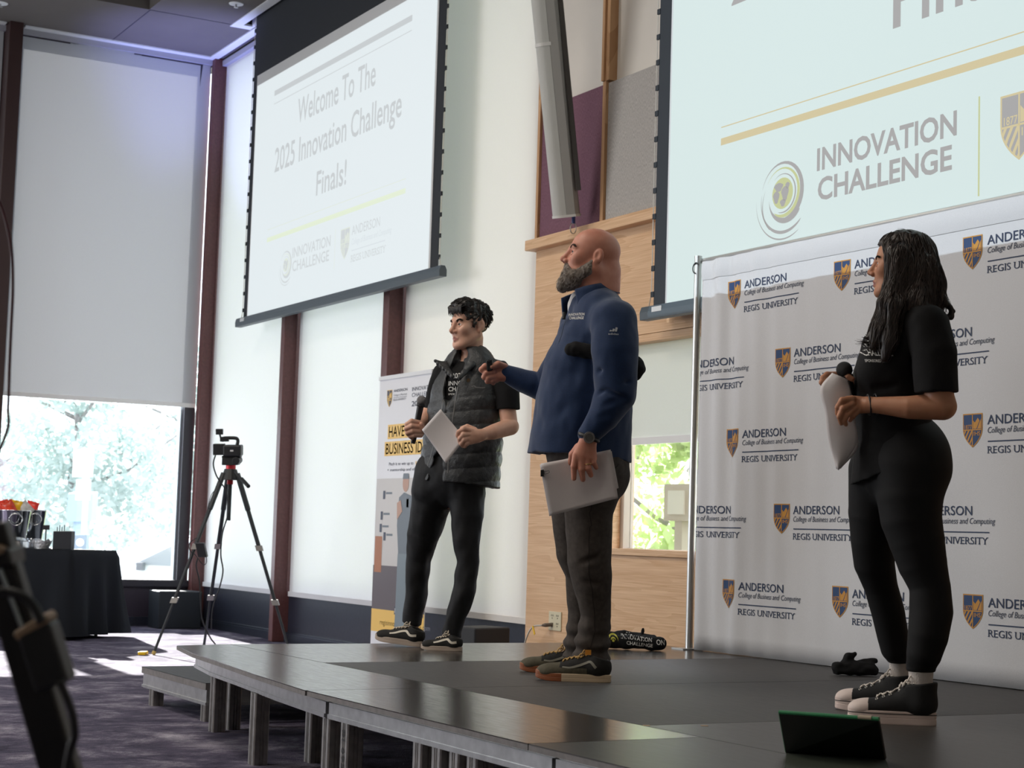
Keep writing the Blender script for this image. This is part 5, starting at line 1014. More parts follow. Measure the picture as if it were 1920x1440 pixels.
B.chain([(J(1085, 870, .10), 34*s), (J(1090, 1070, .13), 19*s), (J(1092, 1160, .14), 15*s), (J(1082, 1240, .14), 16*s)], .03)
w = hd_near                                                   # near hand over the papers
B.cap(J(1102, 826, w), J(1091, 856, w-.006), 15*s, 17*s, .012, (CF, .62)); B.cap(J(1106, 832, w), J(1106, 858, w-.004), 11*s, 13*s, .01, (CF, .7))
fingers(B, [[(J(1080, 853, w-.010), 6.6*s), (J(1076, 874, w-.016), 5.9*s), (J(1076, 897, w-.008), 4.6*s)],
            [(J(1089, 858, w-.012), 6.8*s), (J(1090, 880, w-.020), 6.1*s), (J(1093, 899, w-.010), 4.8*s)],
            [(J(1100, 858, w-.011), 6.6*s), (J(1103, 878, w-.018), 5.8*s), (J(1108, 891, w-.008), 4.6*s)],
            [(J(1109, 852, w-.008), 5.8*s), (J(1113, 867, w-.013), 5.0*s), (J(1118, 877, w-.006), 4.0*s)],
            [(J(1084, 838, w+.008), 7.2*s), (J(1073, 852, w+.026), 6.4*s), (J(1070, 868, w+.042), 5.2*s)]])
v = .28                                                       # far hand around the clicker
B.cap(J(952, 700, v), J(933, 694, v), 14.5*s, 16*s, .01, (CF, .75)); B.cap(J(946, 706, v-.01), J(926, 706, v-.015), 10*s, 9.5*s, .01)
fingers(B, [[(J(926, 688, v-.02), 7*s), (J(910, 687, v-.03), 6.4*s), (J(903, 693, v-.03), 5.6*s), (J(908, 698, v-.03), 5*s)],
            [(J(925, 697, v-.025), 7*s), (J(912, 700, v-.035), 6.4*s), (J(908, 707, v-.03), 5.6*s), (J(916, 709, v-.03), 5*s)],
            [(J(927, 706, v-.025), 6.6*s), (J(916, 709, v-.035), 6*s), (J(914, 715, v-.03), 5.2*s), (J(922, 715, v-.03), 4.8*s)],
            [(J(931, 712, v-.02), 6*s), (J(923, 715, v-.028), 5.2*s), (J(925, 718, v-.025), 4.6*s)],
            [(J(946, 688, v-.01), 7.4*s), (J(934, 683, v-.03), 6.6*s), (J(922, 688, v-.04), 5.6*s)]])
lipm = mat('lip_pink', (.40, .13, .11), .45)
def lips(H, rx=.080):
    def fn(C):
        q_ = H.inv(C); return ((np.abs(q_[:, 2]+.0707) < .0115*(1-(q_[:, 1]/.024)**2)) & (np.abs(q_[:, 1]) < .020) & (q_[:, 0] > .083)).astype(int)
    return fn
body_obj('body', B, [sk_m, lipm], MAN, .0030, lips(HM)); eyes(HM, MAN, (.06, .06, .065), (1, .32, .05))
# beard, moustache and brows
m_beard = mat('grey_brown_beard', (.40, .36, .32), .9, spec=.2, noise=.5, nscale=60, c2=(.11, .08, .06), bump=.6, bscale=400)
E_ = Body(); S = HM.s; hc = lambda a, b, ra, rb, k=.012, **kw: E_.cap(HM(*a), HM(*b), ra*S, rb*S, k*S, **kw)
for y in (-1, 1):
    hc((.004, .066*y, -.028), (.016, .062*y, -.062), .012, .019); hc((.016, .060*y, -.062), (.062, .036*y, -.098), .022, .027, .02); hc((.086, .012*y, -.054), (.084, .032*y, -.078), .0098, .012, .01); hc((.084, .032*y, -.078), (.070, .036*y, -.10), .013, .02, .012)
hc((.088, -.012, -.053), (.088, .012, -.053), .0112, .0112); hc((.068, 0, -.105), (.088, 0, -.142), .030, .021, .03); hc((.050, -.03, -.105), (.050, .03, -.105), .025, .025, .03); hc((.088, 0, -.098), (.092, 0, -.125), .016, .02, .02)
E_.cap(HM(.098, -.010, -.0705), HM(.098, .010, -.0705), .0062*S, .0062*S, .004, sub=True)
E_.disp = lambda P: .0022*vnoise(P, 150)+.0016*vnoise(P*np.array([1, 1, .35]), 330, 3)
bo_ = body_obj('beard', E_, m_beard, MAN, .0026)
rng = np.random.default_rng(5); st_ = np.array([HM(rng.uniform(.0, .105), rng.uniform(-.07, .07), rng.uniform(-.15, -.045)) for _ in range(900)]); st_ = st_[np.abs(E_.val(st_)) < .02]
obj('beard_strands', strands(E_, st_, lambda P, i: np.tile(-HM.u*.9+HM.f*.35, (len(P), 1))+.25*rng.normal(size=(len(P), 3)), 4, .0055, .00075, 3, .0012, .0012), mat('silver_beard_hair', (.50, .46, .42), .7, noise=.6, nscale=90, c2=(.12, .09, .07)), bo_)
def brows(H, B_, par, m, z=.0215, r=.0022, n=70, seed=2):
    rg = np.random.default_rng(seed); st = np.array([H(.088-.010*abs(t-.3), sg*(.014+.034*t), z+.005*math.sin(PI*t)+rg.uniform(-.002, .002)) for sg in (-1, 1) for t in rg.uniform(0, 1, n)])
    sgn = np.sign((st-H.o)@H.l); obj('eyebrows', strands(B_, st, lambda P, i: sgn[:, None]*H.l+H.u*.25-H.f*.3, 3, .0045*H.s, .0009*H.s, 4, .001), m, par)
brows(HM, B, MAN, mat('brown_brow_hair', (.06, .035, .025), .8))
# pullover
m_navy = mat('navy_pullover_knit', (.007, .025, .080), .78, spec=.25, sheen=.25, noise=.1, nscale=160, bump=.12, bscale=700)
Q = Body()
Q.chain([(J(1118, 590), 50*s, 1.3), (J(1112, 640), 68*s, 1.22), (J(1101, 700), 84*s, 1.06), (J(1094, 765), 92*s, 1.0), (J(1088, 820), 95*s, .98), (J(1086, 905), 97*s, .98)], .05, CFH)
Q.cap(J(1120, 575, -.02), J(1148, 602, -.17), 36*s, 42*s, .05); Q.cap(J(1108, 578, .03), J(1092, 612, .19), 36*s, 40*s, .05)
SL = [(J(1150, 606, -.19), 42*s), (J(1153, 660, -.235), 43*s), (J(1155, 735, -.255), 38*s), (J(1131, 779, -.265), 29*s), (J(1103, 814, -.272), 20*s)]
Q.chain(SL, .022)
Q.chain([(J(1088, 620, .20), 38*s), (J(1022, 728, .28), 28*s), (J(985, 715, .28), 23*s), (J(950, 700, .28), 15*s)], .025)
Q.plane(J(988, 847), -UP-.07*CRH, .004)
Q.cap(J(1088, 880), J(1086, 980), 82*s, 84*s, .006, (CFH, .97), True)
wz = wrinkle(.0055, 11, .0030, 30, (1, 1, .55), 1)
arm_c = [(J(1110, 700, -.3), J(1178, 680, -.3)), (J(1112, 742, -.3), J(1188, 712, -.32)), (J(1112, 765, -.34), J(1180, 745, -.34)), (J(1108, 785, -.33), J(1160, 776, -.35)), (J(1120, 725, -.33), J(1185, 752, -.33))]
Q.disp = lambda P: wz(P)+sum(crease(P, a, b, .012, .015) for a, b in arm_c)+crease(P, J(1108, 610, -.2), J(1112, 700, -.24), .016, .012)+crease(P, J(1030, 720, -.15), J(1095, 690, -.2), .03, .006)+crease(P, J(1020, 800, -.16), J(1090, 740, -.2), .03, .006)
body_obj('pullover', Q, m_navy, MAN, .0042)
cut = Body()
top = [(1078, 543, -.075), (1096, 537, -.09), (1121, 532, -.085), (1142, 530, -.035), (1147, 531, .03), (1126, 535, .085), (1090, 545, .09), (1067, 553, .075), (1053, 559, .045)]
bot = [(1084, 574, -.10), (1100, 570, -.115), (1127, 560, -.11), (1155, 551, -.05), (1160, 552, .03), (1132, 562, .11), (1090, 580, .11), (1066, 592, .10), (1056, 597, .06)]
tp_, bt_ = bez([J(*p) for p in top], 5), bez([J(*p) for p in bot], 5); n = len(tp_)
mb = MB(); mb.grid(lambda u, v_: tp_[round(u*(n-1))]*(1-v_)+bt_[round(u*(n-1))]*v_, n-1, 4); obj('collar', mb, m_navy, MAN, smooth=True, solid=.008)
U_ = Body(); U_.ell(J(1079, 575, .01), np.array((.034, .05, .05)), np.stack([CRH, CFH, UP]), .01); U_.ell(J(1085, 558, .01), np.array((.034, .045, .03)), np.stack([CRH, CFH, UP]), .01); body_obj('undershirt', U_, mat('white_undershirt', (.72, .70, .70), .8), MAN, .004)
ribbon(Q, [J(1061, 596, -.06), J(1055, 616, -.08), J(1049, 642, -.09)], .0022, mat('navy_zip', (.02, .035, .07), .4), 'zip', MAN)
obj('lavalier_mic', MB().tube([J(1058, 586, -.075), J(1057, 598, -.085)], .008, 10), M_bk, MAN)
DV = CF
A = Art(); A.text('INNOVATION', 0, .018, .062, .0115, 0, .012); A.text('CHALLENGE', .004, .002, .057, .0115, 0, .012)
c0 = J(1064, 601, 0); obj('chest_print', decal(A, Q, c0, CRH, UP*.97+CRH*.12, (CF*.8-CR*.0)), M_print, MAN, fixn=False)
A = Art()
for i in range(3): x_ = .011*i; A.poly([(x_, .008), (x_+.0085, .008), (x_+.0085+.004+.0*i, .012+.006*i), (x_+.004, .014+.006*i)], 0)
A.text('adidas', -.004, -.006, .042, .008, 0, .01); obj('sleeve_print', decal(A, Q, J(1142, 625, -.3), CRH, UP, CF), mat('grey_sleeve_print', (.40, .42, .45), .5), MAN, fixn=False)
# trousers
m_tr = mat('taupe_chino', (.060, .050, .044), .85, spec=.2, noise=.18, nscale=50, bump=.15, bscale=700)
T_ = Body()
T_.chain([(J(1100, 825), 82*s, .9), (J(1106, 885), 74*s, .95)], .03, CFH); T_.cap(J(1126, 872, -.06), J(1126, 885, -.06), 50*s, 50*s, .04)
T_.chain([(J(1108, 890, -.08), 62*s), (J(1104, 960, -.115), 45*s), (J(1106, 1050, -.13), 40*s), (J(1113, 1110, -.135), 33*s), (J(1117, 1155, -.14), 28*s), (J(1110, 1207, -.14), 32*s), (J(1109, 1240, -.14), 33*s)], .02)
T_.chain([(J(1088, 890, .08), 60*s), (J(1074, 960, .115), 42*s), (J(1080, 1030, .13), 38*s), (J(1092, 1075, .13), 31*s), (J(1094, 1150, .135), 29*s), (J(1088, 1205, .14), 29*s), (J(1086, 1225, .14), 29*s)], .02)
T_.plane(J(1105, 1252, -.14), -UP-.30*CRH, .006)
wt = wrinkle(.006, 10, .0035, 28, (1, 1, .6), 7)
low = J(1100, 1150)[2]
kn_ = [(J(1068, 1062, -.22), J(1135, 1040, -.22)), (J(1072, 1085, -.22), J(1140, 1100, -.22)), (J(1085, 1110, -.22), J(1140, 1135, -.22)), (J(1080, 1190, -.22), J(1142, 1172, -.22)), (J(1074, 1212, -.22), J(1142, 1204, -.22)), (J(1076, 1222, -.22), J(1138, 1236, -.22)), (J(1065, 990, -.24), J(1140, 960, -.24)), (J(1130, 930, -.25), J(1165, 890, -.2))]
T_.disp = lambda P: wt(P)+.008*np.clip((low-P[:, 2])/.15, 0, 1)*np.sin(P[:, 2]*95+P[:, 0]*14)+sum(crease(P, a, b, .012, .013) for a, b in kn_)
body_obj('trousers', T_, m_tr, MAN, .0045)
ribbon(T_, [J(1118, 905, -.3), J(1108, 960, -.3), J(1104, 1040, -.3), J(1112, 1110, -.3), J(1115, 1160, -.3), J(1108, 1215, -.3)], .0018, mat('taupe_seam', (.022, .018, .016), .9), 'side_seam', MAN)
ribbon(T_, [J(1172, 868, -.18), J(1160, 880, -.22), J(1146, 884, -.25)], .002, MATS['taupe_seam'], 'pocket_edge', MAN)
# shoes
m_sh = [mat('black_suede', (.013, .012, .011), .9, noise=.2, nscale=80), mat('olive_suede', (.085, .075, .05), .9, noise=.15, nscale=80)]; m_so = [mat('cream_midsole', (.60, .47, .32), .6), mat('gum_toe', (.28, .085, .03), .5)]; m_la = mat('tan_lace', (.42, .26, .09), .8)
for toe, heel, nz in (((1004, 1274), (1146, 1280), 'n'), ((974, 1259), (1098, 1263), 'f')):
    tw, hw = onz(*toe, HS), onz(*heel, HS); HH, UU, up = shoe(MAN, tw, hw, 1.0, m_sh, m_so, .030, 'gum', -1, m_la); sd_ = 1 if (HH.l@CF) < 0 else -1
    ribbon(UU, [HH(.055, sd_*.05, .055), HH(.085, sd_*.05, .082), HH(.12, sd_*.05, .066), HH(.155, sd_*.05, .056), HH(.185, sd_*.05, .062)], [.006, .005, .005, .004, .003], mat('grey_stripe', (.22, .21, .17), .7), 'side_stripe', up)
    if nz == 'n': obj('pull_tab', MB().obox(HH(.088, sd_*.030, .112), HH.f*.012, HH.l*.003, HH.u*.010), mat('orange_tab', (.62, .24, .02), .5), up)
# watch and ring
wc = J(1104, 820, hd_near); wx = J(1090, 850, hd_near)-J(1110, 800, hd_near); wx /= np.linalg.norm(wx); wa = np.cross(wx, CF); wa /= np.linalg.norm(wa)
wt_ = obj('wristwatch', MB().tube([wc+wa*.040*math.cos(t)+CF*.034*math.sin(t) for t in np.linspace(0, 2*PI, 26)], .0085, 8), mat('black_watch_strap', (.012, .012, .013), .5), MAN, smooth=True)
fc = wc-CF*.036; obj('watch_case', MB().tube([fc-CF*.008, fc+CF*.006], [.0225, .0245], 24), mat('gunmetal_case', (.22, .21, .20), .3, .8), wt_); obj('watch_dial', MB().tube([fc-CF*.0095, fc-CF*.0082], .0165, 24), mat('grey_dial', (.09, .09, .085), .25), wt_)
rp = J(1102.5, 870, w-.016); obj('ring', MB().tube([rp+CR*.0145*math.cos(t)+CF*.0145*math.sin(t)+CU*.003*math.cos(t) for t in np.linspace(0, 2*PI, 18)], .0022, 6), mat('gold_ring', (.6, .42, .18), .25, 1), MAN, smooth=True)
# things he holds
def sheetgrid(q4, w4, nu=12, nv=14, bend=None):
    P = [at(x, y, ww) for (x, y), ww in zip(q4, w4)]
    mb = MB(); mb.grid(lambda u, v_: (P[0]*(1-u)+P[1]*u)*(1-v_)+(P[3]*(1-u)+P[2]*u)*v_+(bend(u, v_) if bend else 0), nu, nv); return mb
m_pap = mat('white_paper', (.74, .70, .70), .7, bump=.05, bscale=60)
dp = d0-.262
pp = thing('paper_stack', 'clipped white papers held against the bald man\'s thigh', 'papers', J(1085, 900, -.262))
for i, (q4, off) in enumerate([([(1012, 871), (1145, 843), (1159, 934), (1030, 968)], 0), ([(1014, 869), (1147, 846), (1160, 915), (1032, 962)], .002), ([(1013, 872), (1144, 846), (1157, 931), (1031, 965)], .004)]):
    obj('sheet', sheetgrid(q4, [dp+off+.02, dp+off-.012, dp+off, dp+off+.02], 14, 14, lambda u, v_: CF*(.012*math.sin(PI*u)*(1-v_)-.006*math.cos(3*u+2*v_))), m_pap, pp, smooth=True, solid=.0005)
kc = at(1016.5, 887, dp+.012); mb = MB(); mb.obox(kc, CR*.0065+CU*.001, CF*.007, CU*.0135); cl_ = obj('binder_clip', mb, M_bk, pp, bevel=.001)
mb = MB(); mb.tube([kc+CR*.006+CU*.008-CF*.007, kc+CR*.028+CU*.010-CF*.012, kc+CR*.030-CF*.012+CU*.004, kc+CR*.024-CF*.012, kc+CR*.006-CU*.006-CF*.007], .0013, 6); obj('wire_lever', mb, M_bk, cl_)
ck = thing('clicker', 'black presentation clicker in the bald man\'s outstretched hand', 'remote', J(917, 684, v-.04)); obj('case', MB().obox(J(918, 685, v-.038), CR*.013+CU*.003, CF*.012, CU*.024-CR*.002), M_bk, ck, bevel=.004); obj('button', MB().obox(J(917, 676, v-.052), CR*.004, CF*.0025, CU*.004), mat('grey_button', (.08, .08, .08), .4), ck)
rl = Body(); rl.chain([(J(1080, 655, -.185), 13.5*s), (J(1110, 660, -.20), 14*s), (J(1170, 680, -.20), 16*s), (J(1190, 690, -.185), 20*s)], .01); rl.cap(J(1070, 655, -.18), J(1074, 655, -.182), 12*s, 12.5*s, .006); rl.cap(J(1193, 676, -.18), J(1194, 704, -.18), 9*s, 9*s, .008)
rl.disp = lambda P: .003*vnoise(P, 45)+.0025*np.sin(140*np.sqrt(((P-J(1070, 655, -.18))**2).sum(1)))*0
tag(body_obj('rolled_shirt', rl, M_cot, None, .0035), 'rolled black shirt tucked under the bald man\'s arm', 'shirt')
# ================================================================ the young man in the quilted vest
d0 = 9.02; s = d0/F_PX
YNG = person('young dark-haired man in grey quilted vest holding a microphone and a sheet', (*onz(790, 1214, HS)[:2], HS))
fY = -CRH*.66-CFH*.75; SH = np.cross(fY, UP)*-1; SH = CRH*.75-CFH*.66 if False else np.cross(UP, fY)
sk_y = skin('fair_skin', (.70, .42, .31), (.63, .34, .24))
HY = Frame(J(881, 612), -CRH*.80-CFH*.58-UP*.02, UP, 1.03)
B = Body(); head(B, HY, jaw=.92, chin=.95, brow=1.1)
B.chain([(HY(-.022, 0, -.06), .052), (J(884, 670), 20*s), (J(880, 700), 30*s)], .02)
B.chain([(J(876, 715), 42*s, .6), (J(868, 800), 44*s, .7), (J(852, 910), 46*s, .75)], .03, fY)
B.chain([(J(943, 705, -.11), 16*s), (J(955, 796, -.17), 15.5*s), (J(957, 800, -.18), 16*s), (J(925, 810, -.25), 14*s), (J(900, 816, -.29), 9.5*s)], .015)
B.chain([(J(826, 705, .11), 15*s), (J(806, 772, .12), 14*s), (J(800, 782, .08), 13.5*s), (J(782, 802, -.10), 9.5*s)], .015)
B.chain([(J(868, 915, -.06), 22*s), (J(876, 1050, -.11), 13*s), (J(870, 1110, -.12), 10*s), (J(850, 1190, -.12), 10*s)], .02); B.chain([(J(826, 915, .06), 22*s), (J(783, 1054, .10), 13*s), (J(779, 1110, .115), 10*s), (J(774, 1190, .125), 10*s)], .02)
w = -.30                                                      # his left hand on the sheet
B.cap(J(902, 816, w), J(884, 816, w-.01), 11*s, 12.5*s, .01, (CF, .7)); B.cap(J(896, 822, w), J(882, 825, w-.01), 8*s, 8.5*s, .008)
fingers(B, [[(J(884, 808, w-.015), 5.4*s), (J(870, 804, w-.03), 5.0*s), (J(860, 810, w-.022), 4.4*s), (J(858, 817, w-.01), 3.8*s)], [(J(882, 814, w-.018), 5.4*s), (J(869, 815, w-.034), 5*s), (J(862, 823, w-.024), 4.4*s), (J(862, 829, w-.012), 3.8*s)],
            [(J(882, 821, w-.018), 5.2*s), (J(871, 824, w-.032), 4.8*s), (J(865, 832, w-.022), 4.2*s), (J(867, 836, w-.012), 3.6*s)], [(J(885, 827, w-.014), 4.8*s), (J(875, 832, w-.024), 4.2*s), (J(871, 837, w-.014), 3.6*s)],
            [(J(890, 806, w+.005), 5.4*s), (J(876, 800, w+.012), 4.8*s), (J(866, 803, w+.02), 4.0*s)]])
w = -.13                                                      # his right hand around the microphone
B.cap(J(783, 803, w), J(778, 806, w-.005), 12*s, 12.5*s, .01); B.cap(J(788, 800, w), J(776, 812, w), 9*s, 9*s, .008)
fingers(B, [[(J(786, 793, w-.035), 5.2*s), (J(772, 790, w-.055), 5*s), (J(763, 796, w-.045), 4.6*s), (J(766, 802, w-.03), 4*s)], [(J(788, 801, w-.04), 5.2*s), (J(772, 799, w-.062), 5*s), (J(762, 804, w-.05), 4.6*s), (J(765, 810, w-.034), 4*s)],
            [(J(789, 809, w-.04), 5.0*s), (J(774, 808, w-.060), 4.8*s), (J(764, 812, w-.05), 4.4*s), (J(768, 817, w-.034), 3.8*s)], [(J(789, 816, w-.035), 4.6*s), (J(777, 816, w-.052), 4.3*s), (J(769, 818, w-.042), 4*s), (J(773, 822, w-.03), 3.4*s)],
            [(J(790, 812, w-.02), 5.6*s), (J(793, 803, w-.05), 5*s), (J(790, 795, w-.06), 4.2*s)]])
body_obj('body', B, [sk_y, mat('lip_rose', (.46, .19, .15), .45)], YNG, .0030, lips(HY)); eyes(HY, YNG, (.07, .035, .015), (1, -.15, .05))
m_dh = mat('dark_brown_hair', (.013, .009, .007), .42, spec=.5, noise=.4, nscale=90)
E_ = Body(); S = HY.s; he = lambda p, r, k=.015, **kw: E_.ell(HY(*p), np.array(r)*S, HY.M, k*S, **kw)
he((-.014, 0, .050), (.104, .083, .090)); he((.045, 0, .104), (.052, .062, .032), .03)
he((.112, 0, -.012), (.074, .12, .083), .012, sub=True); he((.02, 0, -.12), (.13, .12, .105), .012, sub=True)
for y in (-1, 1): he((.004, .090*y, -.010), (.032, .030, .040), .008, sub=True); E_.cap(HY(.022, .070*y, .03), HY(.020, .071*y, -.012), .010*S, .007*S, .008*S)
E_.disp = lambda P: .0055*vnoise(P*np.array([1, 1, 1.6]), 38, 2)+.0035*np.sin((P-HY.o)@HY.f*170+3*vnoise(P, 25, 7))+.0025*vnoise(P, 120, 4)
ho = body_obj('hair', E_, m_dh, YNG, .003)
rng = np.random.default_rng(11); st_ = np.array([HY(rng.uniform(-.10, .09), rng.uniform(-.075, .075), rng.uniform(.0, .14)) for _ in range(2200)]); st_ = st_[np.abs(E_.val(st_)) < .018][:620]
obj('hair_strands', strands(E_, st_, lambda P, i: HY.f*np.where((HY.inv(P)[:, 0] > .0)[:, None], .9, -.5)-HY.u*.35+HY.l*(.5*np.sin(P[:, 2]*70+P[:, 0]*50))[:, None], 7, .008, .0019, 8, .001, .0008), m_dh, ho, smooth=True)
fr_ = np.array([HY(.088, t, .088+rng.uniform(-.006, .008)) for t in np.linspace(-.05, .064, 34)])
mb = MB(); 
for i, p in enumerate(fr_): mb.tube(bez([p-HY.f*.02+HY.u*.015, p+HY.f*.010+HY.u*.002, p+HY.f*.012-HY.u*(.010+.008*(i*7 % 4)), p+HY.f*.006-HY.u*(.016+.011*(i*7 % 4))+HY.l*.004*((i % 2)*2-1)], 4), [.004*(1-.8*k/12) for k in range(13)], 5)
obj('fringe', mb, m_dh, ho, smooth=True); brows(HY, B, YNG, m_dh, .0195, .0028, 150, 4)
# black shirt
TS = Body(); TS.chain([(J(880, 700), 40*s, .6), (J(872, 735), 66*s, .62), (J(866, 800), 68*s, .66), (J(856, 905), 70*s, .7)], .03, fY); TS.cap(J(885, 694, .0), J(880, 712, .0), 22*s, 36*s, .02)
TS.chain([(J(940, 702, -.10), 22*s), (J(950, 735, -.135), 23*s), (J(954, 790, -.16), 21*s)], .02); TS.chain([(J(830, 700, .11), 20*s), (J(820, 735, .12), 19*s), (J(806, 790, .12), 17*s)], .02)
TS.plane(J(954, 768, -.15), -UP+.05*CRH, .003); wv = wrinkle(.003, 16, .0015, 40, (1, 1, .6), 3); TS.disp = wv; TS.cap(HY(-.02, 0, -.09), J(884, 662), 19.5*s, 20*s, .006, sub=True)
LT = Body(); LT.chain([(J(872, 735), 64*s, .62), (J(866, 800), 68*s, .66), (J(856, 905), 71*s, .7)], .03, fY); LT.plane(J(850, 900), -UP, .003); LT.disp = wv
body_obj('shirt', TS, M_cot, YNG, .0042); body_obj('shirt_front', LT, M_cot, YNG, .005)
A = Art(); A.text('2025', .02, .070, .085, .026, 0, .012); A.text('INNOVATION', 0, .034, .235, .022, 0, .012); A.text('CHALLENGE', 0, .004, .22, .022, 0, .012); A.text('SPONSORED BY', 0, -.016, .15, .009, 0, .006)
US = np.array(SH)/np.linalg.norm(SH)
obj('lettering', decal(A, TS, J(841.5, 735, 0), US, UP, CF), M_print, YNG, fixn=False)
# quilted vest
m_vest = mat('charcoal_quilted_nylon', (.040, .043, .046), .45, spec=.4, noise=.2, nscale=40, bump=.25, bscale=140)
V_ = Body(); V_.chain([(J(880, 704), 62*s, .66), (J(874, 750), 78*s, .68), (J(868, 826), 83*s, .72), (J(858, 925), 84*s, .76)], .03, fY)
V_.cap(J(886, 716, .02), J(882, 726, 0), 34*s, 46*s, .03); V_.cap(J(905, 688, -.05), J(938, 694, -.10), 16*s, 18*s, .02); V_.cap(J(862, 688, .06), J(834, 694, .11), 15*s, 15*s, .02)
V_.chain([(J(862, 660, -.26), 24*s, 3.5), (J(848, 698, -.26), 21*s, 4), (J(839, 735, -.26), 16*s, 5), (J(833, 775, -.26), 11*s, 5), (J(823, 840, -.26), 13*s, 4.5), (J(806, 930, -.25), 27*s, 3)], .004, CF, True)
V_.cap(HY(-.02, 0, -.09), J(885, 660), 22*s, 23*s, .006, sub=True)
V_.cap(J(946, 700, -.14), J(958, 790, -.18), 21*s, 22*s, .006, sub=True); V_.cap(J(826, 702, .115), J(800, 790, .12), 18*s, 17*s, .006, sub=True)
pa, pb = J(830, 899, -.15), J(922, 915, -.1); V_.plane(J(880, 908), -UP-.07*CRH, .004)
zq = J(860, 748)[2]; per_ = 26.5*s
def quilt(P):
    z = P[:, 2]-.10*((P-J(870, 800))@CRH); ph = (zq-z)/per_; m_ = np.clip((zq-z)/.03+.5, 0, 1); return -m_*.0075*np.abs(np.sin(PI*ph))**.6+.0030*vnoise(P*np.array([1, 1, .7]), 28, 6)+.0016*vnoise(P, 70, 9)
V_.disp = lambda P: quilt(P)+crease(P, J(857, 752, -.18), J(930, 790, -.16), .008, .008)
vo = body_obj('quilted_vest', V_, m_vest, YNG, .0038)
C_ = Body()
for a_, b_, c_ in (((836, 684, -.03), (816, 677, -.03), (848, 706, -.15)), ((900, 652, -.02), (888, 684, -.13), (862, 708, -.18))):
    for t in np.linspace(0, 1, 7):
        p_, q_ = J(*a_)*(1-t)+J(*c_)*t, J(*b_)*(1-t)+J(*c_)*t; C_.cap(p_, q_, 4.2*s, 3.6*s, .012)
C_.chain([(J(902, 655, -.035), 7*s), (J(908, 664, .02), 7*s), (J(896, 667, .075), 7*s), (J(868, 672, .09), 7*s), (J(846, 680, .05), 7*s), (J(834, 683, -.02), 6*s)], .012)
C_.chain([(J(904, 668, -.045), 8*s), (J(910, 676, .02), 8*s), (J(896, 680, .08), 8*s), (J(866, 684, .095), 8*s), (J(842, 690, .05), 7*s)], .014)
C_.disp = lambda P: .0022*vnoise(P, 40, 2); body_obj('collar', C_, m_vest, vo, .0036)
m_zip = mat('grey_zip_tape', (.13, .13, .13), .5)
ribbon(V_, [J(872, 714, -.25), J(895, 716, -.25), J(912, 719, -.25)], .003, m_zip, 'chest_zip', vo); tg = V_.cast([J(876, 713, -.4)], CF, .003)[0]; obj('zip_badge', MB().tube([tg-CF*.001, tg+CF*.003], .010, 14), mat('bronze_badge', (.20, .14, .08), .4, .5), vo)
for pts in ([(863, 700), (852, 735), (845, 780), (838, 840), (834, 893)], [(829, 700), (822, 770), (806, 840), (788, 900)]): ribbon(V_, [V_.cast([J(x, y, -.5)], CF, .002)[0] for x, y in pts], .0032, m_zip, 'front_zip', vo)
# trousers and shoes
m_bt = mat('black_trouser', (.0095, .010, .012), .7, spec=.35, noise=.15, nscale=60, bump=.1, bscale=600)
T_ = Body(); T_.chain([(J(853, 868), 66*s, .72), (J(845, 890), 66*s, .75)], .03, fY)
T_.chain([(J(870, 890, -.06), 40*s), (J(873, 925, -.07), 37*s), (J(876, 965, -.09), 30.5*s), (J(875, 1010, -.105), 25.5*s), (J(877, 1053, -.115), 22*s), (J(870, 1105, -.12), 21*s), (J(856, 1155, -.12), 18.5*s), (J(849, 1182, -.12), 17.5*s), (J(848, 1206, -.12), 17.5*s)], .018)
T_.chain([(J(822, 890, .04), 46*s), (J(815, 922, .05), 45*s), (J(804, 960, .07), 36*s), (J(794, 1000, .085), 31*s), (J(784, 1050, .10), 22.5*s), (J(780, 1110, .115), 21.5*s), (J(774, 1150, .125), 19*s), (J(773, 1172, .13), 18*s), (J(773, 1198, .13), 18*s)], .018)
T_.plane(J(848, 1194, -.12), -UP-.22*CRH, .004); wt2 = wrinkle(.008, 11, .0045, 30, (1, 1, .55), 17)
ks_ = [(J(846, 1062, -.25), J(900, 1045, -.25)), (J(848, 1085, -.25), J(898, 1075, -.25)), (J(762, 1040, 0), J(804, 1060, 0)), (J(835, 1160, -.25), J(875, 1150, -.25)), (J(756, 1150, 0), J(795, 1160, 0)), (J(800, 935, -.1), J(850, 960, -.1)), (J(790, 960, -.1), J(838, 985, -.05)), (J(852, 970, -.25), J(902, 985, -.25)), (J(850, 1120, -.25), J(885, 1105, -.25))]
T_.disp = lambda P: wt2(P)+sum(crease(P, a, b, .011, .017) for a, b in ks_); body_obj('trousers', T_, m_bt, YNG, .0045, relax=3)
m_sk = [mat('black_suede', (.012, .012, .012), .9)]; m_sv = [mat('dusty_cream_sole', (.42, .34, .28), .7)]; m_lc = mat('cream_lace', (.58, .50, .40), .8); m_st2 = mat('cream_stripe', (.62, .57, .48), .6)
for toe, heel, tl_ in (((704, 1209), (794, 1214), .085), ((790, 1218), (867, 1221.5), 0)):
    HH, UU, up = shoe(YNG, onz(*toe, HS), onz(*heel, HS), 1.0, m_sk, m_sv, .032, 'vans', -1, m_lc, tl_); sd_ = 1 if (HH.l@CF) < 0 else -1
    ribbon(UU, [HH(.03, sd_*.05, .062), HH(.07, sd_*.05, .060), HH(.105, sd_*.05, .088), HH(.13, sd_*.05, .082), HH(.16, sd_*.05, .068), HH(.195, sd_*.05, .060)], [.006, .006, .006, .006, .005, .004], m_st2, 'side_stripe', up, .002)
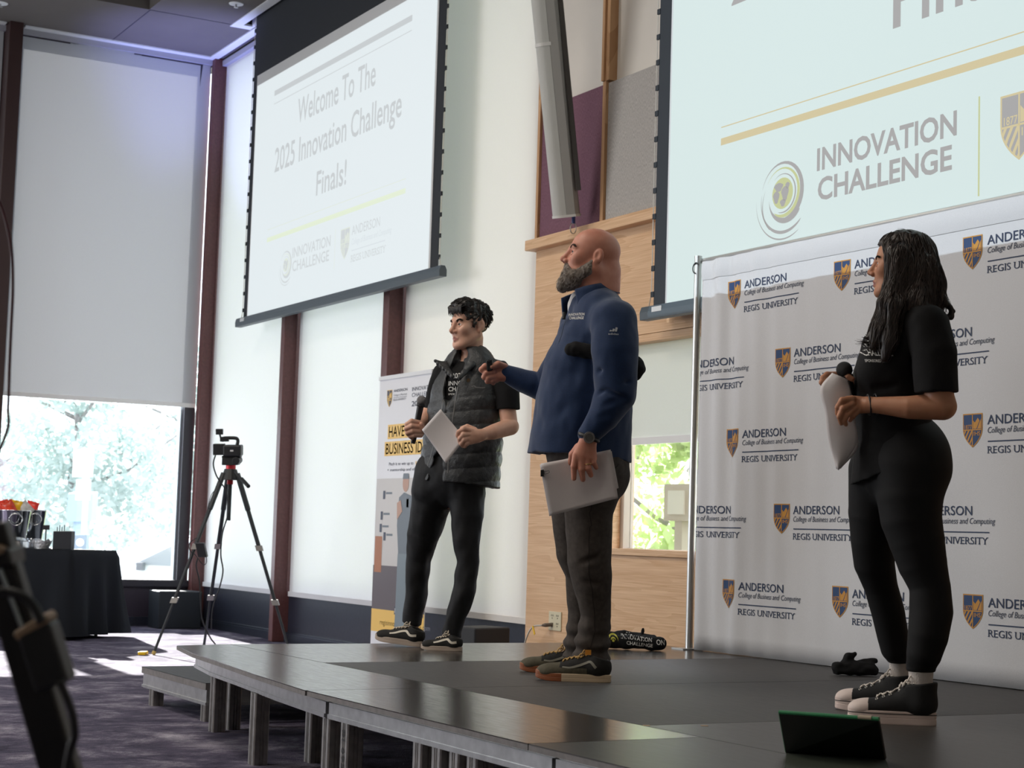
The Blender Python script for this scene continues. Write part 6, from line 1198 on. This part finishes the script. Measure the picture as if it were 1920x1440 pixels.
# things he holds
def mic(lab, a, b, rh, m_h):
    a, b = np.asarray(a), np.asarray(b); x = (b-a)/np.linalg.norm(b-a); L = np.linalg.norm(b-a); o = thing('microphone', lab, 'microphone', b, 'handheld microphones')
    mb = MB(); mb.lathe(a-x*rh, [(rh*(1-math.cos(t)), max(.001, rh*math.sin(t))) for t in np.linspace(0, PI*.78, 14)], 24, x); obj('grille', mb, m_h, o, smooth=True)
    obj('collar_ring', MB().lathe(a+x*rh*.72, [(0, rh*.86), (.008, rh*.9), (.014, rh*.72)], 22, x), M_bk, o)
    obj('handle', MB().lathe(a+x*(rh*.72+.013), [(0, rh*.70), (L*.3, rh*.62), (L-.05-rh, rh*.47), (L-.048-rh, rh*.55), (L-.015-rh*.7, rh*.50)], 20, x), mat('black_mic_body', (.012, .012, .014), .35), o); return o
mic('silver-headed black microphone held by the young man', J(790.5, 751, -.16), J(774, 832, -.15), .0255, mat('grey_mic_mesh', (.20, .19, .19), .4, .6, bump=.6, bscale=900))
dq = d0-.315; o = thing('paper_sheet', 'folded white sheet in the young man\'s left hand, below his chest', 'paper', at(832, 820, dq))
obj('sheet', sheetgrid([(826, 767), (872, 823), (836, 869), (791, 806)], [dq+.02, dq-.005, dq, dq+.03], 12, 12, lambda u, v_: CF*(.010*math.sin(PI*u))), m_pap, o, smooth=True, solid=.0008)
obj('inner_sheet', sheetgrid([(827, 769), (871, 825), (834, 867), (793, 806)], [dq+.026, dq+.002, dq+.008, dq+.036], 10, 10, lambda u, v_: CF*(.010*math.sin(PI*u))), m_pap, o, smooth=True, solid=.0005)

# ================================================================ the woman with long dark hair
d0 = 5.98; s = d0/F_PX
GRL = person('long-haired woman in black shirt and leggings holding a microphone and pages', (*onz(1680, 1350, HS)[:2], HS))
fG = -CRH*.97+CFH*.22
def ankle(toe, heel, h):
    a, b = onz(*toe, HS), onz(*heel, HS); f = (a-b)/np.linalg.norm(a-b); return b+f*.052*np.linalg.norm(a-b)/.29+UP*h
NS, FS = ((1589, 1352), (1756, 1361)), ((1566, 1329), (1712, 1338))
sk_g = skin('tan_skin', (.54, .265, .155), (.48, .215, .12))
HG = Frame(J(1690, 499), -CRH*.965+CFH*.24+UP*.06, UP, .93)
B = Body(); head(B, HG, nose=.985, jaw=.85, chin=.85, brow=.75)
B.chain([(HG(-.02, 0, -.05), .045), (J(1700, 575), 25*s), (J(1700, 610), 34*s)], .02)
B.chain([(J(1700, 620), 44*s, 1.5), (J(1680, 720), 52*s, 1.25), (J(1685, 860), 66*s, 1.2)], .03, CFH)
B.chain([(J(1742, 612, -.16), 27*s), (J(1762, 745, -.22), 26*s), (J(1768, 762, -.225), 25*s), (J(1705, 764, -.20), 21*s), (J(1650, 760, -.155), 15.5*s), (J(1630, 759, -.135), 14.5*s)], .012)
B.chain([(J(1660, 612, .16), 26*s), (J(1668, 740, .2), 22*s), (J(1600, 728, .06), 14*s), (J(1580, 722, .035), 13*s)], .012)
B.chain([(J(1710, 870, -.08), 44*s), (J(1728, 1050, -.13), 30*s), (J(1744, 1100, -.15), 24*s), (J(1742, 1160, -.17), 24*s), (ankle(*NS, .20), 15*s), (ankle(*NS, .10), 14*s)], .02); B.chain([(J(1655, 870, .09), 44*s), (J(1640, 1040, .14), 28*s), (J(1652, 1101, .17), 20*s), (J(1668, 1160, .19), 19*s), (ankle(*FS, .20), 13*s), (ankle(*FS, .10), 13*s)], .02)
w = -.115
B.cap(J(1628, 759, w-.01), J(1602, 757, w), 14*s, 15*s, .01, (CF, .62)); B.cap(J(1618, 764, w), J(1604, 766, w), 10*s, 10*s, .01)
fingers(B, [[(J(1598, 748, w-.014), 6.8*s), (J(1579, 751, w-.022), 6.2*s), (J(1571, 763, w-.016), 5.4*s), (J(1570, 776, w-.002), 4.4*s)], [(J(1598, 757, w-.018), 6.8*s), (J(1581, 766, w-.028), 6.2*s), (J(1574, 781, w-.02), 5.4*s), (J(1577, 794, w-.008), 4.2*s)],
            [(J(1603, 765, w-.016), 6.4*s), (J(1589, 776, w-.024), 5.8*s), (J(1583, 788, w-.016), 5*s), (J(1586, 796, w-.008), 4*s)], [(J(1610, 769, w-.01), 5.6*s), (J(1599, 780, w-.016), 5*s), (J(1594, 788, w-.008), 4*s)], [(J(1608, 750, w+.012), 6.6*s), (J(1590, 748, w+.03), 5.8*s), (J(1578, 755, w+.04), 4.8*s)]])
w = .03
B.cap(J(1582, 718, w), J(1570, 714, w-.004), 14*s, 15*s, .01, (CF, .8))
fingers(B, [[(J(1568, 703, w-.008), 7*s), (J(1551, 703, w-.02), 6.4*s), (J(1543, 709, w-.03), 5.6*s), (J(1552, 715, w-.04), 4.8*s)], [(J(1566, 711, w-.01), 7*s), (J(1549, 711, w-.024), 6.4*s), (J(1541, 717, w-.034), 5.6*s), (J(1551, 721, w-.042), 4.8*s)],
            [(J(1567, 719, w-.008), 6.4*s), (J(1552, 719, w-.022), 5.8*s), (J(1545, 723, w-.03), 5*s), (J(1554, 726, w-.04), 4.4*s)], [(J(1578, 706, w-.02), 7*s), (J(1590, 706, w-.045), 6*s), (J(1598, 711, w-.05), 5*s)]])
body_obj('body', B, [sk_g, mat('lip_mauve', (.34, .12, .10), .4)], GRL, .0028, lips(HG)); eyes(HG, GRL, (.04, .02, .01)); brows(HG, B, GRL, m_dh, .0195, .002, 70, 6)
for x, y in ((1629, 759), (1643, 758)):
    c_ = J(x, y, -.133); obj('hair_tie', MB().tube([c_+UP*.034*math.cos(t)+CF*.031*math.sin(t)-CR*.004*math.cos(t) for t in np.linspace(0, 2*PI, 24)], .0032, 7), M_bk, GRL, smooth=True)
# shirt
wg = wrinkle(.0035, 15, .0018, 38, (1, 1, .6), 23); gk = [(J(1600, 830, -.14), J(1700, 800, -.15)), (J(1592, 865, -.14), J(1690, 830, -.16)), (J(1650, 870, -.15), J(1740, 822, -.15)), (J(1720, 640, -.2), J(1725, 730, -.2)), (J(1630, 730, -.12), J(1690, 720, -.14))]
def gshirt(P):
    d = wg(P)+sum(crease(P, a, b, .013, .009) for a, b in gk); return d
tor = Body(); tor.chain([(J(1702, 607), 46*s, 1.75), (J(1678, 660), 62*s, 1.4), (J(1670, 705), 66*s, 1.25), (J(1672, 750), 68*s, 1.15), (J(1676, 800), 71*s, 1.1), (J(1684, 850), 82*s, 1.05), (J(1684, 930), 90*s, 1.0)], .03, CFH)
tor.cap(J(1702, 580), J(1702, 612), 30*s, 42*s, .03); tor.cap(J(1645, 690, -.07), J(1640, 700, -.07), 34*s, 32*s, .04); tor.cap(J(1645, 690, .07), J(1640, 700, .07), 34*s, 32*s, .04)
tor.plane(J(1588, 914), -UP+.52*CRH, .006); tor.disp = gshirt; body_obj('shirt', tor, M_cot, GRL, .004)
slv = Body(); slv.chain([(J(1722, 600, -.10), 36*s), (J(1738, 612, -.15), 41*s), (J(1752, 665, -.19), 41*s), (J(1757, 760, -.215), 39*s)], .025); slv.plane(J(1757, 737, -.2), -UP+.03*CRH, .003); slv.disp = gshirt; body_obj('sleeve', slv, M_cot, GRL, .004)
slv = Body(); slv.chain([(J(1680, 602, .11), 36*s), (J(1668, 660, .19), 38*s), (J(1668, 740, .2), 36*s)], .025); slv.plane(J(1668, 725, .2), -UP, .003); body_obj('sleeve', slv, M_cot, GRL, .005)
A = Art(); A.text('2025', .016, .083, .036, .024, 0, .012); A.text('INNOVATION', 0, .046, .092, .022, 0, .012); A.text('CHALLENGE', -.002, .014, .085, .022, 0, .012); A.text('SPONSORED BY', -.004, -.008, .06, .009, 0, .006)
obj('lettering', decal(A, tor, J(1612, 675, 0), CRH, UP-.12*CRH, CF), M_print, GRL, fixn=False)
# leggings
m_lg = mat('black_leggings', (.0075, .0075, .0085), .75, spec=.25, bump=.08, bscale=900)
T_ = Body(); T_.chain([(J(1680, 815), 70*s, 1.05), (J(1690, 850), 84*s, 1.0), (J(1696, 880), 82*s, 1.0)], .03, CFH); T_.cap(J(1712, 862, -.07), J(1712, 864, -.07), 69*s, 69*s, .04)
T_.chain([(J(1710, 885, -.08), 70*s), (J(1706, 930, -.10), 61*s), (J(1708, 970, -.11), 56*s), (J(1718, 1010, -.12), 51*s), (J(1729, 1055, -.13), 45*s), (J(1744, 1100, -.145), 37*s), (J(1746, 1147, -.155), 39.5*s), (J(1740, 1193, -.175), 36.5*s), (J(1733, 1225, -.18), 32*s), (ankle(*NS, .20), 27*s), (ankle(*NS, .12), 25*s)], .02)
T_.chain([(J(1654, 885, .09), 64*s), (J(1641, 960, .115), 51*s), (J(1637, 1009, .13), 43*s), (J(1639, 1055, .15), 39*s), (J(1652, 1101, .17), 32*s), (J(1665, 1147, .185), 32*s), (J(1674, 1193, .20), 30*s), (J(1678, 1215, .205), 28*s), (ankle(*FS, .20), 24*s), (ankle(*FS, .12), 22*s)], .02)
T_.plane((0, 0, HS+.176), -UP, .003); body_obj('leggings', T_, m_lg, GRL, .0042, relax=6)
m_sc = mat('white_ribbed_sock', (.60, .55, .52), .9, bump=.4, bscale=300)
K_ = Body(); K_.cap(ankle(*NS, .20), ankle(*NS, .10), .043, .036); body_obj('sock', K_, m_sc, GRL, .004); K_ = Body(); K_.cap(ankle(*FS, .20), ankle(*FS, .10), .037, .034); body_obj('sock', K_, m_sc, GRL, .004)
m_cv = [mat('black_canvas', (.010, .010, .011), .85, bump=.2, bscale=700), mat('cream_toe_cap', (.72, .60, .55), .5)]; m_cs = [mat('cream_platform_sole', (.74, .60, .55), .55)]; m_cl = mat('cream_cotton_lace', (.66, .60, .54), .8)
for toe, heel in (((1589, 1352), (1756, 1361)), ((1566, 1329), (1712, 1338))):
    HH, UU, up = shoe(GRL, onz(*toe, HS), onz(*heel, HS), 1.0, m_cv, m_cs, .044, 'platform', 1, m_cl)
# long hair
m_lh = mat('near_black_hair', (.020, .0135, .011), .40, spec=.5, noise=.5, nscale=60)
E_ = Body(); S = HG.s; E_.ell(HG(-.014, 0, .047), np.array((.108, .088, .092))*S, HG.M, .02); E_.ell(HG(-.025, 0, -.01), np.array((.095, .092, .09))*S, HG.M, .02)
E_.chain([(J(1712, 520, 0), 52*s, 1.3), (J(1712, 570, 0), 52*s, 1.5), (J(1704, 615, 0), 46*s, 1.7), (J(1690, 652, -.02), 30*s, 1.8)], .03, CFH)
E_.chain([(J(1684, 478, -.075), 22*s), (J(1682, 530, -.09), 21*s), (J(1668, 580, -.10), 25*s), (J(1650, 620, -.11), 20*s), (J(1636, 648, -.12), 10*s)], .025)
E_.chain([(J(1676, 580, -.12), 22*s), (J(1668, 640, -.14), 18*s), (J(1660, 672, -.145), 9*s)], .02)
E_.chain([(J(1745, 530, -.05), 24*s), (J(1756, 560, -.06), 15*s), (J(1772, 568, -.06), 10*s), (J(1784, 580, -.06), 7*s), (J(1783, 592, -.06), 6*s), (J(1772, 594, -.06), 5*s)], .02)
E_.chain([(J(1722, 560, -.11), 26*s), (J(1728, 605, -.15), 18*s), (J(1722, 640, -.16), 8*s)], .02); E_.chain([(J(1646, 620, -.10), 12*s), (J(1625, 634, -.11), 5*s), (J(1612, 632, -.11), 2.5*s)], .015)
E_.ell(HG(.112, 0, -.035), np.array((.076, .115, .118))*S, HG.M, .010, sub=True)
E_.disp = lambda P: .0045*np.sin(P[:, 2]*42+5*vnoise(P*np.array([1, 1, .4]), 14, 11))*np.clip((J(1700, 520)[2]-P[:, 2])/.12, 0, 1)+.0042*vnoise(P*np.array([1, 1, .22]), 60, 3)+.0022*vnoise(P*np.array([1, 1, .2]), 140, 8)
ho = body_obj('hair', E_, m_lh, GRL, .0034)
rng = np.random.default_rng(3); st_ = np.array([J(rng.uniform(1640, 1765), rng.uniform(432, 600), rng.uniform(-.15, .05)) for _ in range(5000)]); st_ = st_[np.abs(E_.val(st_)) < .02][:700]
def gflow(P, i):
    x = (P-J(1700, 560, 0))@CRH/s; return -UP*1.0+CRH*np.where(x > 20, .30*np.sin(i*.6), -.28)[:, None]*np.clip(i/10, 0, 1)
obj('hair_strands', strands(E_, st_, gflow, 15, .0125, .0017, 4, .001, .0003, True, .34), mat('brown_hair_lock', (.040, .026, .020), .42, spec=.5, noise=.5, nscale=40), ho, smooth=True)
mb = MB()
for i in range(46):
    a = rng.uniform(0, 1); p0, p1, p2, p3 = J(1655+20*a, 575+20*a, -.11), J(1648+22*a, 612+18*a, -.12), J(1630+34*a, 640+22*a, -.125), J(1606+56*a+rng.uniform(-6, 6), 640+26*a+rng.uniform(-6, 8), -.125+rng.uniform(-.015, .015)); mb.tube(bez([p0, p1, p2, p3], 5), [.0022*(1-.85*k/15) for k in range(16)], 4)
for i in range(16):
    a = rng.uniform(0, 1); mb.tube(bez([J(1748+6*a, 545, -.06), J(1764+4*a, 562+4*a, -.065), J(1780+6*a, 572+6*a, -.065), J(1786+4*a, 586, -.065), J(1776-6*a, 596+2*a, -.065)], 6), [.002]*25, 4)
obj('loose_locks', mb, m_lh, ho, smooth=True)
# things she holds
mic('all-black microphone held upright by the woman behind her pages', J(1583, 693, .0), J(1603, 770, .015), .028, mat('black_mic_mesh', (.016, .016, .017), .55, .3, bump=.6, bscale=900))
def pages(L_, R_, off, nm, par, bulge=.02):
    a, b = bez([at(x, y, d0+w_+off) for x, y, w_ in L_], 8), bez([at(x, y, d0+w_+off) for x, y, w_ in R_], 8); n = min(len(a), len(b)); mb = MB()
    mb.grid(lambda u, v_: np.array(a[round(v_*(n-1))])*(1-u)+np.array(b[round(v_*(n-1))])*u-CF*bulge*math.sin(PI*u)*(1-.5*v_), 10, n-1); return obj(nm, mb, m_pap, par, smooth=True, solid=.0006)
o = thing('curled_pages', 'curled white pages hanging from the woman\'s hands, in front of the backdrop', 'papers', J(1575, 790, -.06))
pages([(1560, 699, -.035), (1538, 728, -.045), (1546, 770, -.05), (1552, 820, -.05), (1568, 879, -.05)], [(1590, 713, -.03), (1598, 745, -.05), (1604, 790, -.06), (1606, 832, -.06), (1572, 882, -.05)], -.008, 'page', o)
pages([(1570, 705, -.03), (1560, 740, -.04), (1560, 790, -.05), (1562, 830, -.05), (1571, 880, -.05)], [(1591, 716, -.03), (1599, 748, -.045), (1605, 795, -.055), (1608, 840, -.055), (1577, 878, -.05)], .008, 'page', o)

# ================================================================ shirts lying on the stage
pc_ = onz(1198, 1219, HS); dd_ = depth(pc_); s = dd_/F_PX; J2 = lambda x, y, w_=0: at(x, y, dd_+w_)
R_ = Body(); R_.chain([(J2(1128, 1204, .02), 13*s), (J2(1160, 1205, .02), 14*s), (J2(1200, 1206, .0), 15*s), (J2(1236, 1207, -.02), 13*s)], .03); R_.chain([(J2(1140, 1192, .06), 9*s), (J2(1180, 1193, .06), 9*s), (J2(1225, 1199, .04), 9*s)], .02); R_.cap(J2(1203, 1190, .03), J2(1206, 1179, .03), 2.2*s, 2.6*s, .004, (CF, .6)); R_.cap(J2(1171, 1187, .05), J2(1176, 1189, .05), 4*s, 5*s, .01)
R_.plane((0, 0, HS+.006), -UP, .003); R_.disp = lambda P: .005*vnoise(P, 22, 1)+.003*vnoise(P, 55, 2); rs = body_obj('folded_shirt', R_, M_cot, None, .004); tag(rs, 'rolled black shirt with white print on the stage, behind the bald man\'s shoes', 'shirt', 'black shirts on the stage')
A = Art(); A.text('INNOVATION', 0, .02, .165, .020, 0, .012, .1); A.text('CHALLENGE', .03, -.008, .14, .018, 0, .012); A.text('ON', .190, .010, .045, .026, 0, .012); A.rect(.03, .046, .05, .050, 0); A.rect(.125, .05, .18, .054, 0); A.arc(-.042, .008, .026, .024, -10, 170, .004, .012, 1, 1); A.arc(-.042, .006, .013, .012, 0, 180, .004, .010, 1, 1); A.disc(-.042, .004, .007, 1)
obj('print', decal(A, R_, J2(1164, 1203, 0), CRH*.98-UP*.06, UP, CF), [M_print, mat('lime_print', (.55, .52, .06), .7)], rs, fixn=False)
pc_ = onz(1602, 1267, HS); dd_ = depth(pc_); s = dd_/F_PX
R_ = Body(); R_.chain([(J2(1572, 1255, 0), 13*s), (J2(1600, 1254, 0), 15*s), (J2(1632, 1256, .0), 14*s)], .02); R_.chain([(J2(1585, 1250, .02), 11*s), (J2(1592, 1232, .02), 9*s), (J2(1602, 1227, .02), 5*s)], .012); R_.chain([(J2(1612, 1246, .02), 10*s), (J2(1632, 1241, .02), 8*s), (J2(1642, 1240, .02), 6*s)], .012)
R_.plane((0, 0, HS+.006), -UP, .003); R_.disp = lambda P: .006*vnoise(P, 24, 4)+.004*vnoise(P, 55, 5); tag(body_obj('folded_shirt', R_, M_cot, None, .004), 'crumpled black shirt on the stage behind the woman\'s ankles', 'shirt', 'black shirts on the stage')
